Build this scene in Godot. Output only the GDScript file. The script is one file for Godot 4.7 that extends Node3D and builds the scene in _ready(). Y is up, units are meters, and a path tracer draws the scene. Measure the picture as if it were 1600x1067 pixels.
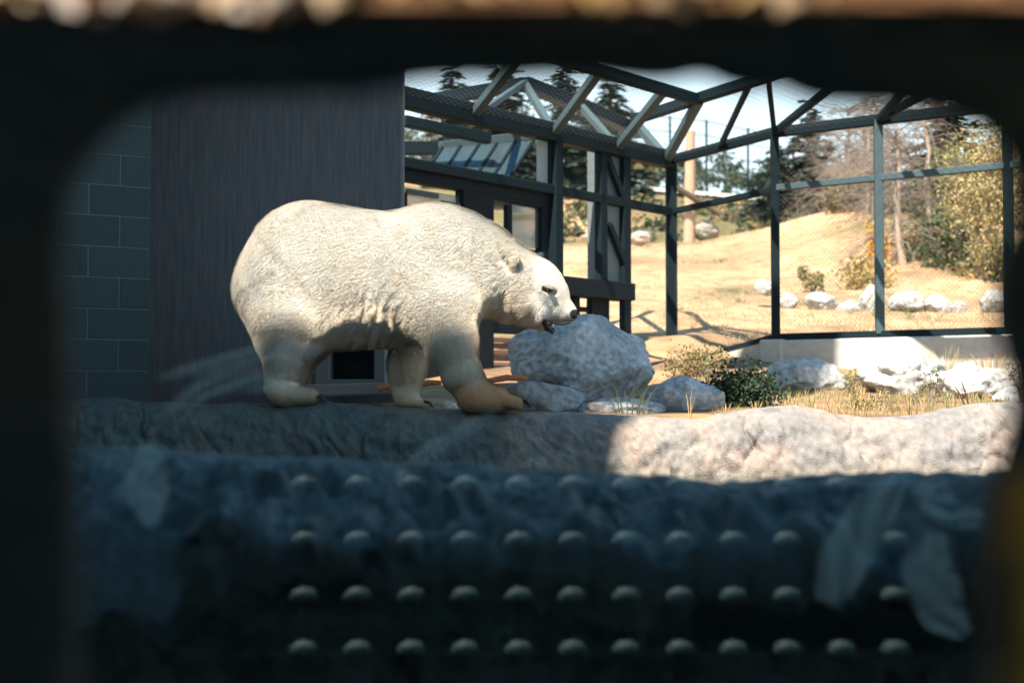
extends Node3D
# A polar bear walking along a rock ledge beside its pool, seen through a rough window of a viewing shelter.
const CH := 1.25            # camera height above the viewers' floor
const F := 2222.0           # focal length of the photograph in its pixels
const TILT := 0.03891       # camera pitch
const SUNX := 0.48          # horizontal travel of the sunlight
const SUNZ := -0.88
var rng := RandomNumberGenerator.new()
var taken := {}
var M := {}

# ------------------------------------------------------------------ helpers
func at(px: float, py: float, d: float) -> Vector3:
	var yc := (533.5 - py) / F
	var y := yc * cos(TILT) + sin(TILT)
	var z := yc * sin(TILT) - cos(TILT)
	var s := d / -z
	return Vector3((px - 800.0) / F * s, CH + y * s, -d)

func to_px(p: Vector3) -> Vector2:
	var y := p.y - CH
	var yc := y * cos(TILT) + p.z * sin(TILT)
	var zc := -y * sin(TILT) + p.z * cos(TILT)
	return Vector2(800.0 + p.x / -zc * F, 533.5 - yc / -zc * F)

func sr(r: float, g: float, b: float) -> Color:
	return Color(r, g, b).linear_to_srgb()

class MB:
	var v := PackedVector3Array()
	var n := PackedVector3Array()
	var c := PackedColorArray()
	var i := PackedInt32Array()
	func poly(pts: Array, out_dir: Vector3, col := Color.WHITE) -> void:
		var nn: Vector3 = (pts[1] - pts[0]).cross(pts[2] - pts[0])
		if nn.length_squared() < 1e-16:
			return
		nn = nn.normalized()
		var b := v.size()
		var flip := nn.dot(out_dir) < 0.0
		if flip:
			nn = -nn
		for p in pts:
			v.append(p); n.append(nn); c.append(col)
		for k in range(1, pts.size() - 1):
			if flip:
				i.append(b); i.append(b + k); i.append(b + k + 1)
			else:
				i.append(b); i.append(b + k + 1); i.append(b + k)
	func box(o: Vector3, size: Vector3, bs := Basis(), bevel := 0.004, col := Color.WHITE) -> void:
		var h := size * 0.5
		var bv: float = min(bevel, min(h.x, min(h.y, h.z)) * 0.45)
		var ax := [Vector3(1, 0, 0), Vector3(0, 1, 0), Vector3(0, 0, 1)]
		for a in 3:
			var b1 := (a + 1) % 3
			var b2 := (a + 2) % 3
			for s in [-1.0, 1.0]:
				var q := []
				for t in [[-1, -1], [1, -1], [1, 1], [-1, 1]]:
					var p: Vector3 = ax[a] * s * h[a] + ax[b1] * t[0] * (h[b1] - bv) + ax[b2] * t[1] * (h[b2] - bv)
					q.append(o + bs * p)
				poly(q, bs * (ax[a] * s), col)
			for s1 in [-1.0, 1.0]:
				for s2 in [-1.0, 1.0]:
					var e := []
					for t in [[-1, 0], [1, 0], [1, 1], [-1, 1]]:
						var p: Vector3 = ax[a] * t[0] * (h[a] - bv)
						if t[1] == 0:
							p += ax[b1] * s1 * h[b1] + ax[b2] * s2 * (h[b2] - bv)
						else:
							p += ax[b1] * s1 * (h[b1] - bv) + ax[b2] * s2 * h[b2]
						e.append(o + bs * p)
					poly(e, bs * (ax[b1] * s1 + ax[b2] * s2), col)
		for sx in [-1.0, 1.0]:
			for sy in [-1.0, 1.0]:
				for sz in [-1.0, 1.0]:
					var d := Vector3(sx, sy, sz)
					var tr := []
					for a in 3:
						var p := d * (h - Vector3.ONE * bv)
						p[a] = d[a] * h[a]
						tr.append(o + bs * p)
					poly(tr, bs * d, col)
	func bar(a: Vector3, b: Vector3, w: float, t: float, bevel := 0.006, up := Vector3.UP, col := Color.WHITE) -> void:
		var z := (b - a).normalized()
		var x := up.cross(z)
		if x.length() < 0.01:
			x = Vector3.RIGHT
		x = x.normalized()
		box((a + b) * 0.5, Vector3(w, t, (b - a).length()), Basis(x, z.cross(x), z), bevel, col)
	func tube(pts: Array, rad: Array, sides := 6, col := Color.WHITE, cap := true) -> void:
		var base := v.size()
		var up := Vector3(0.13, 0.2, 0.97).normalized()
		for k in pts.size():
			var dir: Vector3 = (pts[min(k + 1, pts.size() - 1)] - pts[max(k - 1, 0)]).normalized()
			var x := up.cross(dir)
			if x.length() < 0.05:
				x = Vector3.RIGHT.cross(dir)
			x = x.normalized()
			var y := dir.cross(x)
			for s in sides:
				var a := TAU * s / sides
				var nn := x * cos(a) + y * sin(a)
				v.append(pts[k] + nn * rad[k]); n.append(nn); c.append(col)
		for k in pts.size() - 1:
			for s in sides:
				var a0 := base + k * sides + s
				var a1 := base + k * sides + (s + 1) % sides
				i.append_array(PackedInt32Array([a0, a1 + sides, a1, a0, a0 + sides, a1 + sides]))
		if cap:
			for e in [0, pts.size() - 1]:
				var ring := []
				for s in sides:
					ring.append(v[base + e * sides + s])
				var dd: Vector3 = pts[0] - pts[1] if e == 0 else pts[e] - pts[e - 1]
				poly(ring, dd, col)
	func wire(a: Vector3, b: Vector3, r: float) -> void:
		var z := (b - a).normalized()
		var x := Vector3(0.3, 0.5, 0.8).cross(z).normalized()
		var y := z.cross(x)
		var base := v.size()
		for k in 2:
			for s in 3:
				var nn := x * cos(TAU * s / 3.0) + y * sin(TAU * s / 3.0)
				v.append((a if k == 0 else b) + nn * r); n.append(nn); c.append(Color.WHITE)
		for s in 3:
			var s1 := (s + 1) % 3
			i.append_array(PackedInt32Array([base + s, base + s1 + 3, base + s1, base + s, base + s + 3, base + s1 + 3]))
	func leaf(p: Vector3, dir: Vector3, side: Vector3, l: float, w: float, col: Color) -> void:
		# a pointed leaf folded along its rib
		var b := v.size()
		var nn := dir.cross(side).normalized()
		var m := p + dir * l * 0.45 + nn * w * 0.12
		v.append(p); v.append(m - side * w * 0.5); v.append(p + dir * l); v.append(m + side * w * 0.5)
		for k in 4:
			n.append(nn); c.append(col)
		i.append_array(PackedInt32Array([b, b + 2, b + 1, b, b + 3, b + 2]))
	func mesh(mat: Material = null) -> ArrayMesh:
		var a := []
		a.resize(Mesh.ARRAY_MAX)
		a[Mesh.ARRAY_VERTEX] = v
		a[Mesh.ARRAY_NORMAL] = n
		a[Mesh.ARRAY_COLOR] = c
		a[Mesh.ARRAY_INDEX] = i
		var m := ArrayMesh.new()
		m.add_surface_from_arrays(Mesh.PRIMITIVE_TRIANGLES, a)
		if mat:
			m.surface_set_material(0, mat)
		return m

# smooth mesh from counter-clockwise indices
func smooth(v: PackedVector3Array, idx: PackedInt32Array, cols := PackedColorArray()) -> ArrayMesh:
	var n := PackedVector3Array()
	n.resize(v.size())
	var out := PackedInt32Array()
	out.resize(idx.size())
	for k in range(0, idx.size(), 3):
		var a := idx[k]
		var b := idx[k + 1]
		var c := idx[k + 2]
		var nn := (v[b] - v[a]).cross(v[c] - v[a])
		n[a] += nn; n[b] += nn; n[c] += nn
		out[k] = a; out[k + 1] = c; out[k + 2] = b
	for k in n.size():
		n[k] = n[k].normalized() if n[k].length_squared() > 0.0 else Vector3.UP
	var arr := []
	arr.resize(Mesh.ARRAY_MAX)
	arr[Mesh.ARRAY_VERTEX] = v
	arr[Mesh.ARRAY_NORMAL] = n
	if cols.size():
		arr[Mesh.ARRAY_COLOR] = cols
	arr[Mesh.ARRAY_INDEX] = out
	var m := ArrayMesh.new()
	m.add_surface_from_arrays(Mesh.PRIMITIVE_TRIANGLES, arr)
	return m

# a sheet of nu x nv points
func sheet(nu: int, nv: int, f: Callable, flip := false, colf = null, wrap := false) -> ArrayMesh:
	var v := PackedVector3Array()
	var c := PackedColorArray()
	var idx := PackedInt32Array()
	for a in nu:
		for b in nv:
			var p: Vector3 = f.call(a, b)
			v.append(p)
			if colf != null:
				c.append(colf.call(p, a, b))
	for a in (nu if wrap else nu - 1):
		for b in nv - 1:
			var p0 := a * nv + b
			var p1 := ((a + 1) % nu) * nv + b
			if flip:
				idx.append_array(PackedInt32Array([p0, p0 + 1, p1 + 1, p0, p1 + 1, p1]))
			else:
				idx.append_array(PackedInt32Array([p0, p1, p1 + 1, p0, p1 + 1, p0 + 1]))
	return smooth(v, idx, c)

func numbered(s: String) -> String:
	if not taken.has(s):
		taken[s] = 0
		return s
	taken[s] += 1
	return "%s_%03d" % [s, taken[s]]

func tag(o: Node3D, label: String, category: String, group := "", kind := "") -> Node3D:
	if label: o.set_meta("label", label)
	if category: o.set_meta("category", category)
	if group: o.set_meta("group", group)
	if kind: o.set_meta("kind", kind)
	return o

func thing(called: String, label: String, category: String, base := Vector3.ZERO, group := "") -> Node3D:
	var o := Node3D.new()
	o.name = numbered(called)
	add_child(o, true)
	o.position = base
	return tag(o, label, category, group)

# a mesh in world coordinates under a thing (or under a part of it)
func part(parent: Node3D, called: String, mesh: Mesh, mat: Material, label := "") -> MeshInstance3D:
	var o := MeshInstance3D.new()
	o.name = called
	o.mesh = mesh
	o.material_override = mat
	parent.add_child(o, true)
	var up := Vector3.ZERO
	var q: Node = parent
	while q is Node3D and q != self:
		up += (q as Node3D).position
		q = q.get_parent()
	o.position = -up
	if label: o.set_meta("label", label)
	return o

func solo(called: String, mesh: Mesh, mat: Material, label := "", category := "", group := "", kind := "") -> MeshInstance3D:
	var o := MeshInstance3D.new()
	o.name = numbered(called)
	o.mesh = mesh
	o.material_override = mat
	add_child(o, true)
	tag(o, label, category, group, kind)
	return o

func copy(src: Node3D, called: String, label: String, pos: Vector3, turn := 0.0, sc := Vector3.ONE) -> Node3D:
	var o: Node3D = src.duplicate()
	o.name = numbered(called)
	add_child(o, true)
	o.transform = Transform3D(Basis(Vector3.UP, turn).scaled_local(sc), pos)
	o.set_meta("label", label)
	return o

func scatter(mesh: Mesh, xf: Array, cols: Array, mat: Material) -> MultiMeshInstance3D:
	var mm := MultiMesh.new()
	mm.transform_format = MultiMesh.TRANSFORM_3D
	mm.use_colors = cols.size() > 0
	mm.mesh = mesh
	mm.instance_count = xf.size()
	for k in xf.size():
		mm.set_instance_transform(k, xf[k])
		if cols.size():
			mm.set_instance_color(k, cols[k])
	var o := MultiMeshInstance3D.new()
	o.multimesh = mm
	o.material_override = mat
	return o

func noise(freq: float, sd: int, oct := 4, kind := FastNoiseLite.TYPE_SIMPLEX_SMOOTH) -> FastNoiseLite:
	var n := FastNoiseLite.new()
	n.noise_type = kind
	n.frequency = freq
	n.seed = sd
	n.fractal_octaves = oct
	return n

func ntex(freq: float, sd: int, stops: Array, size := 512, oct := 5, kind := FastNoiseLite.TYPE_SIMPLEX_SMOOTH) -> NoiseTexture2D:
	var t := NoiseTexture2D.new()
	t.width = size
	t.height = size
	t.seamless = true
	t.noise = noise(freq, sd, oct, kind)
	if stops.size():
		var g := Gradient.new()
		var off := PackedFloat32Array()
		var cs := PackedColorArray()
		for s in stops:
			off.append(s[0]); cs.append((s[1] as Color).linear_to_srgb())
		g.offsets = off
		g.colors = cs
		t.color_ramp = g
	return t

func mat(called: String, col: Color, rough := 0.8, opt := {}) -> StandardMaterial3D:
	var m := StandardMaterial3D.new()
	m.resource_name = called
	m.albedo_color = col.linear_to_srgb()
	m.roughness = rough
	m.metallic_specular = opt.get("spec", 0.4)
	if opt.has("tex"):
		m.albedo_texture = opt.tex
	if opt.has("relief"):
		m.heightmap_enabled = true
		m.heightmap_texture = opt.relief
		m.heightmap_scale = opt.get("depth", 1.0)
	if opt.has("tex") or opt.has("relief"):
		m.uv1_triplanar = true
		m.uv1_world_triplanar = true
		m.uv1_scale = opt.get("scale", Vector3.ONE)
	m.vertex_color_use_as_albedo = opt.get("vc", false)
	m.metallic = opt.get("metal", 0.0)
	if opt.has("back"):
		m.backlight_enabled = true
		m.backlight = opt.back
	m.cull_mode = BaseMaterial3D.CULL_DISABLED
	return m

func lookup(tab: Array, x: float) -> float:
	if x <= tab[0][0]:
		return tab[0][1]
	for k in range(1, tab.size()):
		if x <= tab[k][0]:
			var t: float = (x - tab[k - 1][0]) / (tab[k][0] - tab[k - 1][0])
			t = lerpf(t, smoothstep(0.0, 1.0, t), 0.5)
			return lerpf(tab[k - 1][1], tab[k][1], t)
	return tab[-1][1]

# ------------------------------------------------------------------ main
func _ready() -> void:
	rng.seed = 7
	var cam := Camera3D.new()
	cam.name = "camera"
	add_child(cam)
	cam.position = Vector3(0, CH, 0)
	cam.rotation.x = TILT
	var lens := CameraAttributesPhysical.new()
	lens.frustum_focal_length = 50.0
	lens.frustum_focus_distance = 8.55
	lens.frustum_near = 0.05
	lens.frustum_far = 600.0
	lens.exposure_aperture = 2.2
	cam.attributes = lens
	cam.fov = 26.99
	cam.near = 0.05
	cam.far = 600.0
	cam.current = true
	var we := WorldEnvironment.new()
	we.name = "world_environment"
	var env := Environment.new()
	var sky := Sky.new()
	var sm := ProceduralSkyMaterial.new()
	sm.sky_top_color = Color(0.03, 0.36, 0.52)
	sm.sky_horizon_color = Color(0.84, 0.925, 0.95)
	sm.sky_curve = 0.42
	sm.sky_energy_multiplier = 1.0
	sm.ground_bottom_color = Color(0.2, 0.19, 0.16)
	sm.ground_horizon_color = Color(0.5, 0.5, 0.46)
	sky.sky_material = sm
	env.background_mode = Environment.BG_SKY
	env.sky = sky
	env.tonemap_mode = Environment.TONE_MAPPER_LINEAR
	env.tonemap_exposure = 2.6
	env.sdfgi_enabled = true
	env.ssao_enabled = true
	env.ssil_enabled = true
	we.environment = env
	add_child(we)
	var sun := DirectionalLight3D.new()
	sun.name = "sun"
	sun.light_energy = 1.6
	sun.light_color = Color(1.0, 0.95, 0.88)
	sun.light_angular_distance = 0.5
	sun.shadow_enabled = true
	add_child(sun)
	sun.look_at_from_position(Vector3.ZERO, Vector3(SUNX, -1.428, SUNZ), Vector3.UP)

	materials()
	terrain()
	shelter()
	walls()
	ledge()
	near_rock()
	cage()
	keeper_building()
	rocks()
	background()
	plants()
	bear()
	window_frame()
	reflected_things()

func materials() -> void:
	var grit := ntex(0.09, 3, [], 512, 4)
	var lump := ntex(0.02, 5, [], 512, 6)
	M.ledge = mat("ledge rock", Color(1, 1, 1), 0.85, {"vc": true, "tex": ntex(0.11, 11, [[0.0, Color(0.25, 0.24, 0.24)], [0.36, Color(0.72, 0.69, 0.67)], [0.55, Color(1.0, 0.97, 0.95)], [1.0, Color(1.0, 0.94, 0.90)]], 1024, 5), "relief": grit, "depth": 0.4, "scale": Vector3.ONE * 1.7})
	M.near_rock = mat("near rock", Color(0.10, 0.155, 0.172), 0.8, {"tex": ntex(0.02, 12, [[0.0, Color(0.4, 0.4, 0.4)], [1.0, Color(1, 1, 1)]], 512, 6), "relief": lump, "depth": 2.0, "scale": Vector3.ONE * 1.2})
	M.boulder = mat("grey boulder", Color(1, 1, 1), 0.85, {"vc": true, "tex": ntex(0.016, 13, [[0.0, Color(0.35, 0.37, 0.4)], [0.42, Color(0.62, 0.64, 0.67)], [0.6, Color(0.95, 0.96, 0.97)], [1.0, Color(1, 1, 1)]], 1024, 6), "relief": lump, "depth": 0.9, "scale": Vector3.ONE * 0.9})
	M.soil = mat("soil", Color(0.19, 0.145, 0.095), 0.95, {"tex": ntex(0.03, 14, [[0.0, Color(0.45, 0.42, 0.38)], [0.5, Color(0.9, 0.85, 0.75)], [1.0, Color(1, 0.95, 0.8)]], 512, 6), "relief": grit, "depth": 2.0, "scale": Vector3.ONE * 0.9})
	M.dry = mat("dry grass slope", Color(0.52, 0.365, 0.24), 0.95, {"tex": ntex(0.012, 15, [[0.0, Color(0.5, 0.5, 0.42)], [0.4, Color(0.85, 0.8, 0.7)], [0.6, Color(1, 0.97, 0.93)], [1.0, Color(1, 1, 1)]], 1024, 7), "relief": lump, "depth": 8.0, "scale": Vector3(0.16, 0.16, 0.16), "vc": true})
	M.gravel = mat("gravel path", Color(0.62, 0.57, 0.5), 0.95, {"relief": grit, "depth": 1.0})
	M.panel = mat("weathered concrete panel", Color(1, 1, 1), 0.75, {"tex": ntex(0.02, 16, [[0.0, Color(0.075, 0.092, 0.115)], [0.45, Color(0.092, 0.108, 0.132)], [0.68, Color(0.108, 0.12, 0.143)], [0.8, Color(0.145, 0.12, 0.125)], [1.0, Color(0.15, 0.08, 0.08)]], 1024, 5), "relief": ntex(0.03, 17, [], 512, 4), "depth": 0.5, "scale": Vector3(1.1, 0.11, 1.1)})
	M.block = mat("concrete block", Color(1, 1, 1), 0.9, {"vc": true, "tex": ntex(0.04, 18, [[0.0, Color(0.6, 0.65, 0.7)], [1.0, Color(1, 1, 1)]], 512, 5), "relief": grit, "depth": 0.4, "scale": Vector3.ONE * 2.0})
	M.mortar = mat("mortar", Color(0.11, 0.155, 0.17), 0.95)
	M.steel = mat("painted steel", Color(0.010, 0.020, 0.026), 0.65, {"spec": 0.2, "relief": grit, "depth": 0.05, "scale": Vector3.ONE * 2.0})
	M.steel_light = mat("galvanised steel", Color(0.07, 0.11, 0.125), 0.6, {"spec": 0.25, "relief": grit, "depth": 0.05, "scale": Vector3.ONE * 2.0})
	M.dark = mat("dark cladding", Color(0.014, 0.020, 0.025), 0.7, {"spec": 0.2, "relief": grit, "depth": 0.2, "scale": Vector3.ONE * 2.0})
	M.wire = mat("wire", Color(0.09, 0.10, 0.10), 0.6)
	M.concrete = mat("pale concrete", Color(0.62, 0.61, 0.58), 0.9, {"tex": ntex(0.02, 19, [[0.0, Color(0.75, 0.75, 0.75)], [1.0, Color(1, 1, 1)]], 512, 5), "relief": grit, "depth": 0.4, "scale": Vector3.ONE})
	M.bark = mat("bark", Color(0.12, 0.085, 0.06), 0.95, {"relief": grit, "depth": 2.0, "scale": Vector3(2, 0.7, 2)})
	M.pale_bark = mat("pale bark", Color(0.52, 0.42, 0.33), 0.9, {"tex": ntex(0.05, 20, [[0.0, Color(0.35, 0.3, 0.28)], [0.4, Color(0.9, 0.9, 0.9)], [1.0, Color(1, 1, 1)]]), "relief": grit, "depth": 1.0, "scale": Vector3(2, 2, 2)})
	M.log = mat("peeled log", Color(0.66, 0.50, 0.37), 0.85, {"tex": ntex(0.03, 21, [[0.0, Color(0.6, 0.5, 0.45)], [1.0, Color(1, 1, 1)]]), "scale": Vector3(3, 0.4, 3)})
	M.leaf = mat("leaves", Color(1, 1, 1), 0.7, {"vc": true, "back": Color(0.35, 0.35, 0.3)})
	M.twig = mat("twigs", Color(0.25, 0.205, 0.175), 0.9)
	M.grass = mat("grass blades", Color(1, 1, 1), 0.8, {"vc": true, "back": Color(0.3, 0.3, 0.25)})
	M.frame = mat("shelter rock", Color(1, 1, 1), 0.9, {"vc": true, "tex": ntex(0.02, 22, [[0.0, Color(0.5, 0.5, 0.5)], [1.0, Color(1, 1, 1)]]), "relief": lump, "depth": 1.0, "scale": Vector3.ONE * 3.0})
	M.shelter = mat("shelter paint", Color(0.028, 0.066, 0.078), 0.9)
	M.roof = mat("roof boards", Color(0.06, 0.055, 0.05), 0.9)
	M.dome = mat("pale rubber", Color(0.20, 0.38, 0.42), 0.6)
	M.horn = mat("claw horn", Color(0.03, 0.028, 0.026), 0.35)
	M.fur = mat("fur", Color(1, 1, 1), 0.8, {"vc": true, "spec": 0.2, "back": Color(0.30, 0.29, 0.27)})
	M.skin = mat("undercoat", Color(1, 1, 1), 0.8, {"vc": true, "spec": 0.2, "relief": ntex(0.06, 23, [], 512, 3), "depth": 0.1, "scale": Vector3(2.5, 1.2, 2.5)})
	M.eye = mat("eye", Color(0.012, 0.01, 0.009), 0.15)
	M.nose = mat("nose", Color(0.018, 0.019, 0.021), 0.35, {"relief": grit, "depth": 0.1, "scale": Vector3.ONE * 8.0})
	M.tongue = mat("tongue", Color(0.12, 0.07, 0.08), 0.4)
	M.tooth = mat("tooth", Color(0.6, 0.55, 0.42), 0.4)
	var g := StandardMaterial3D.new()
	g.resource_name = "glass"
	g.transparency = BaseMaterial3D.TRANSPARENCY_ALPHA
	g.albedo_color = Color(0.9, 0.95, 0.95, 0.0)
	g.roughness = 0.0
	M.glass = g
	var g2 := StandardMaterial3D.new()
	g2.resource_name = "tinted glass"
	g2.transparency = BaseMaterial3D.TRANSPARENCY_ALPHA
	g2.albedo_color = Color(0.30, 0.37, 0.40, 0.5)
	g2.roughness = 0.05
	M.glass_tinted = g2
	var w := StandardMaterial3D.new()
	w.resource_name = "water"
	w.albedo_color = Color(0.75, 0.9, 0.9, 0.0)
	w.roughness = 0.02
	w.refraction_enabled = true
	w.refraction_scale = 0.033
	M.water = w

# ------------------------------------------------------------------ ground
func hill(x: float, z: float) -> float:
	var d := -z
	var h := lookup([[8.0, -0.22], [9.3, -0.12], [11.0, -0.02], [13.5, 0.14], [15.3, 0.36], [17.0, 0.72], [20.0, 1.2], [25.0, 1.9], [32.0, 2.95], [38.0, 3.95], [41.0, 4.35], [45.0, 4.9], [55.0, 7.2], [62.0, 8.4], [66.0, 8.8], [90.0, 10.6], [140.0, 12.0], [400.0, 14.0]], d)
	h += clampf((13.0 - x) * 0.09, -1.0, 2.5) * clampf((d - 45.0) / 17.0, 0.0, 1.0)
	h += 1.2 * exp(-pow((x - 9.5) / 3.4, 2.0) - pow((d - 35.0) / 8.0, 2.0))
	return CH + h

func terrain() -> void:
	var nz := noise(0.5, 31, 4)
	var f := func(a: int, b: int) -> Vector3:
		var d := 8.6 * pow(400.0 / 8.6, b / 150.0)
		var x := (a - 60) / 60.0 * (6.0 + d * 0.9)
		var w: float = clampf((d - 9.0) / 10.0, 0.15, 1.0)
		return Vector3(x, hill(x, -d) + nz.get_noise_2d(x, d) * 0.12 * w, -d)
	var green := noise(0.09, 33, 3)
	var cf := func(p: Vector3, _a: int, _b: int) -> Color:
		var d := -p.z
		if d < 15.4:
			var k := clampf(green.get_noise_2d(p.x * 6.0, d * 6.0) * 2.0 + 0.4, 0.0, 1.0)
			return Color(0.42, 0.40, 0.42).lerp(Color(0.75, 0.72, 0.6), k)
		var pt := green.get_noise_2d(p.x * 1.1 + 40.0, d * 3.0) * 0.5 + green.get_noise_2d(p.x * 7.0, d * 16.0) * 0.35
		var c := Color(1, 0.96, 0.9) * clampf(0.92 + pt * 1.0, 0.5, 1.2)
		c = c.lerp(Color(0.22, 0.34, 0.25), clampf(green.get_noise_2d(p.x * 2.0, d * 1.2) * 2.2 - 0.3 + smoothstep(38.0, 43.0, d) * 1.1, 0.0, 0.85))
		return c
	var g := solo("ground", sheet(121, 151, f, false, cf), M.dry)
	g.set_meta("kind", "structure")
	# gravel path across the hill
	var pf := func(a: int, b: int) -> Vector3:
		var x := -14.0 + a * 0.5
		var d := 58.5 + b * 1.1 + sin(x * 0.25) * 0.5 + (x - 5.0) * -0.12
		return Vector3(x, hill(x, -d) + 0.16, -d)
	solo("gravel_path", sheet(60, 5, pf), M.gravel).set_meta("kind", "structure")
	# pool
	var wf := func(a: int, b: int) -> Vector3:
		return Vector3(-7.0 + a * 0.5, CH - 0.455, -2.6 - b * 0.5)
	var bed := MB.new()
	bed.poly([Vector3(-8, CH - 1.6, -1.2), Vector3(9, CH - 1.6, -1.2), Vector3(9, CH - 1.6, -9), Vector3(-8, CH - 1.6, -9)], Vector3.UP)
	solo("pool_bed", bed.mesh(), M.near_rock).set_meta("kind", "structure")
	solo("pool_water", sheet(30, 13, wf), M.water).set_meta("kind", "structure")
	# dry grass on the slope
	var tuft := MB.new()
	for k in 7:
		var a := TAU * k / 7.0 + rng.randf() * 0.5
		var out_d := Vector3(cos(a), 0, sin(a))
		tuft.leaf(out_d * 0.03, (Vector3.UP + out_d * rng.randf_range(0.2, 0.8)).normalized(), out_d.cross(Vector3.UP), rng.randf_range(0.6, 1.0), 0.06, Color.WHITE)
	var tm := tuft.mesh()
	var xf := []
	var cs := []
	while xf.size() < 9000:
		var d := 16.2 + pow(rng.randf(), 1.6) * 26.0
		var x := rng.randf_range(-0.25, 0.48) * d
		if d < 17.8 and x < 2.5:
			continue
		var gk := green.get_noise_2d(x * 2.0, d * 1.2)
		var s := rng.randf_range(0.05, 0.13)
		xf.append(Transform3D(Basis(Vector3.UP, rng.randf() * TAU).scaled(Vector3(s * 1.4, s, s * 1.4)), Vector3(x, hill(x, -d) - 0.02, -d)))
		var c := Color(0.55, 0.40, 0.25).lerp(Color(0.62, 0.49, 0.34), rng.randf())
		if gk > 0.2 and rng.randf() < 0.6:
			c = Color(0.16, 0.19, 0.09)
		cs.append(c)
	var gr := scatter(tm, xf, cs, M.grass)
	gr.name = "dry_grass"
	add_child(gr, true)
	tag(gr, "golden dry grass covering the slope beyond the mesh fence", "grass", "", "stuff")
	# sparse grass and litter inside
	xf = []
	cs = []
	for k in 900:
		var d := rng.randf_range(9.4, 14.2)
		var px := rng.randf_range(1090.0, 1700.0)
		var x := (px - 800.0) / F * d
		var s := rng.randf_range(0.05, 0.13)
		xf.append(Transform3D(Basis(Vector3.UP, rng.randf() * TAU).scaled(Vector3(s, s, s)), Vector3(x, hill(x, -d) - 0.01, -d)))
		cs.append(Color(0.5, 0.36, 0.18).lerp(Color(0.18, 0.22, 0.10), rng.randf()))
	var g2 := scatter(tm, xf, cs, M.grass)
	g2.name = "yard_grass"
	add_child(g2, true)
	tag(g2, "thin short grass growing between the white rocks and the ledge", "grass", "", "stuff")

# ------------------------------------------------------------------ viewing shelter (mostly behind the camera)
func slab(called: String, x0: float, x1: float, y0: float, y1: float, z0: float, z1: float, m: Material) -> void:
	var b := MB.new()
	b.box(Vector3((x0 + x1) / 2, CH + (y0 + y1) / 2, (z0 + z1) / 2), Vector3(x1 - x0, y1 - y0, absf(z1 - z0)), Basis(), 0.01)
	solo(called, b.mesh(), m).set_meta("kind", "structure")

func prism(called: String, pts: Array, y0: float, y1: float, m: Material) -> void:
	var b := MB.new()
	var lo := []
	var hi := []
	var mid := Vector3.ZERO
	for p in pts:
		lo.append(Vector3(p[0], CH + y0, p[1])); hi.append(Vector3(p[0], CH + y1, p[1]))
		mid += lo[-1] / pts.size()
	b.poly(lo, Vector3.DOWN)
	b.poly(hi, Vector3.UP)
	for k in pts.size():
		var j := (k + 1) % pts.size()
		b.poly([lo[k], lo[j], hi[j], hi[k]], (lo[k] + lo[j]) * 0.5 - mid)
	solo(called, b.mesh(), m).set_meta("kind", "structure")

func edge_x(z: float, u := -3.43) -> float:      # a roof edge along the sun's bearing
	return (u - 0.48 * z) / 0.88

func shelter() -> void:
	slab("shelter_floor", -5.0, 5.0, -1.35, -1.25, -1.1, 6.2, M.shelter)
	slab("shelter_back_wall", -5.0, 5.0, -1.25, 2.2, 6.0, 6.2, M.shelter)
	slab("shelter_side_wall", -5.2, -5.0, -1.35, 2.2, -1.1, 6.2, M.shelter)
	slab("shelter_side_wall", 5.0, 5.2, -1.35, 2.2, -1.1, 6.2, M.shelter)
	# canopy shaped for light: two unseen open strips pass sun to leaves and domes
	slab("shade_canopy", -9.0, 9.0, 2.2, 2.3, 4.0, 6.2, M.roof)
	slab("shade_canopy", -9.0, 9.0, 2.2, 2.3, 0.49, 2.35, M.roof)
	slab("shade_canopy", -9.0, 9.0, 2.2, 2.3, -1.3, 0.06, M.roof)
	slab("sky_block_wall", 5.6, 5.9, -1.6, 2.2, -5.2, -1.1, M.shelter)  # unseen walls added on both sides to block sky light
	slab("sky_block_wall", -6.4, -6.1, -1.6, 3.0, -9.0, -1.1, M.shelter)
	# eaves slab added out of view to cut sky light on the walls
	prism("shade_eaves", [[-9.0, -8.1], [edge_x(-8.1) - 0.3, -8.1], [edge_x(-10.9) - 0.3, -10.9], [-9.0, -10.9]], 3.1, 3.2, M.roof)
	# unseen roof slabs, added and cut to cast shade around ledge and bear
	slab("shade_roof", -16.0, 14.0, 12.0, 12.2, -0.12, 5.9, M.roof)
	prism("shade_roof", [[-16.0, -0.12], [edge_x(-0.12), -0.12], [edge_x(-1.07), -1.07], [-16.0, -1.07]], 12.0, 12.2, M.roof)
	prism("shade_roof", [[-16.0, -1.07], [edge_x(-1.07, -5.75), -1.07], [edge_x(-2.13, -5.75), -2.13], [-16.0, -2.13]], 12.0, 12.2, M.roof)
	prism("shade_roof", [[-16.0, -2.13], [edge_x(-2.13), -2.13], [edge_x(-5.6), -5.6], [-16.0, -5.6]], 12.0, 12.2, M.roof)
	prism("shade_roof", [[edge_x(-7.3, -5.4), -7.3], [edge_x(-7.3, -4.1), -7.3], [edge_x(-8.4, -4.0), -8.4], [edge_x(-8.4, -5.4), -8.4]], 12.0, 12.2, M.roof)  # loose slab added to throw shade on the low concrete wall

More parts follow.
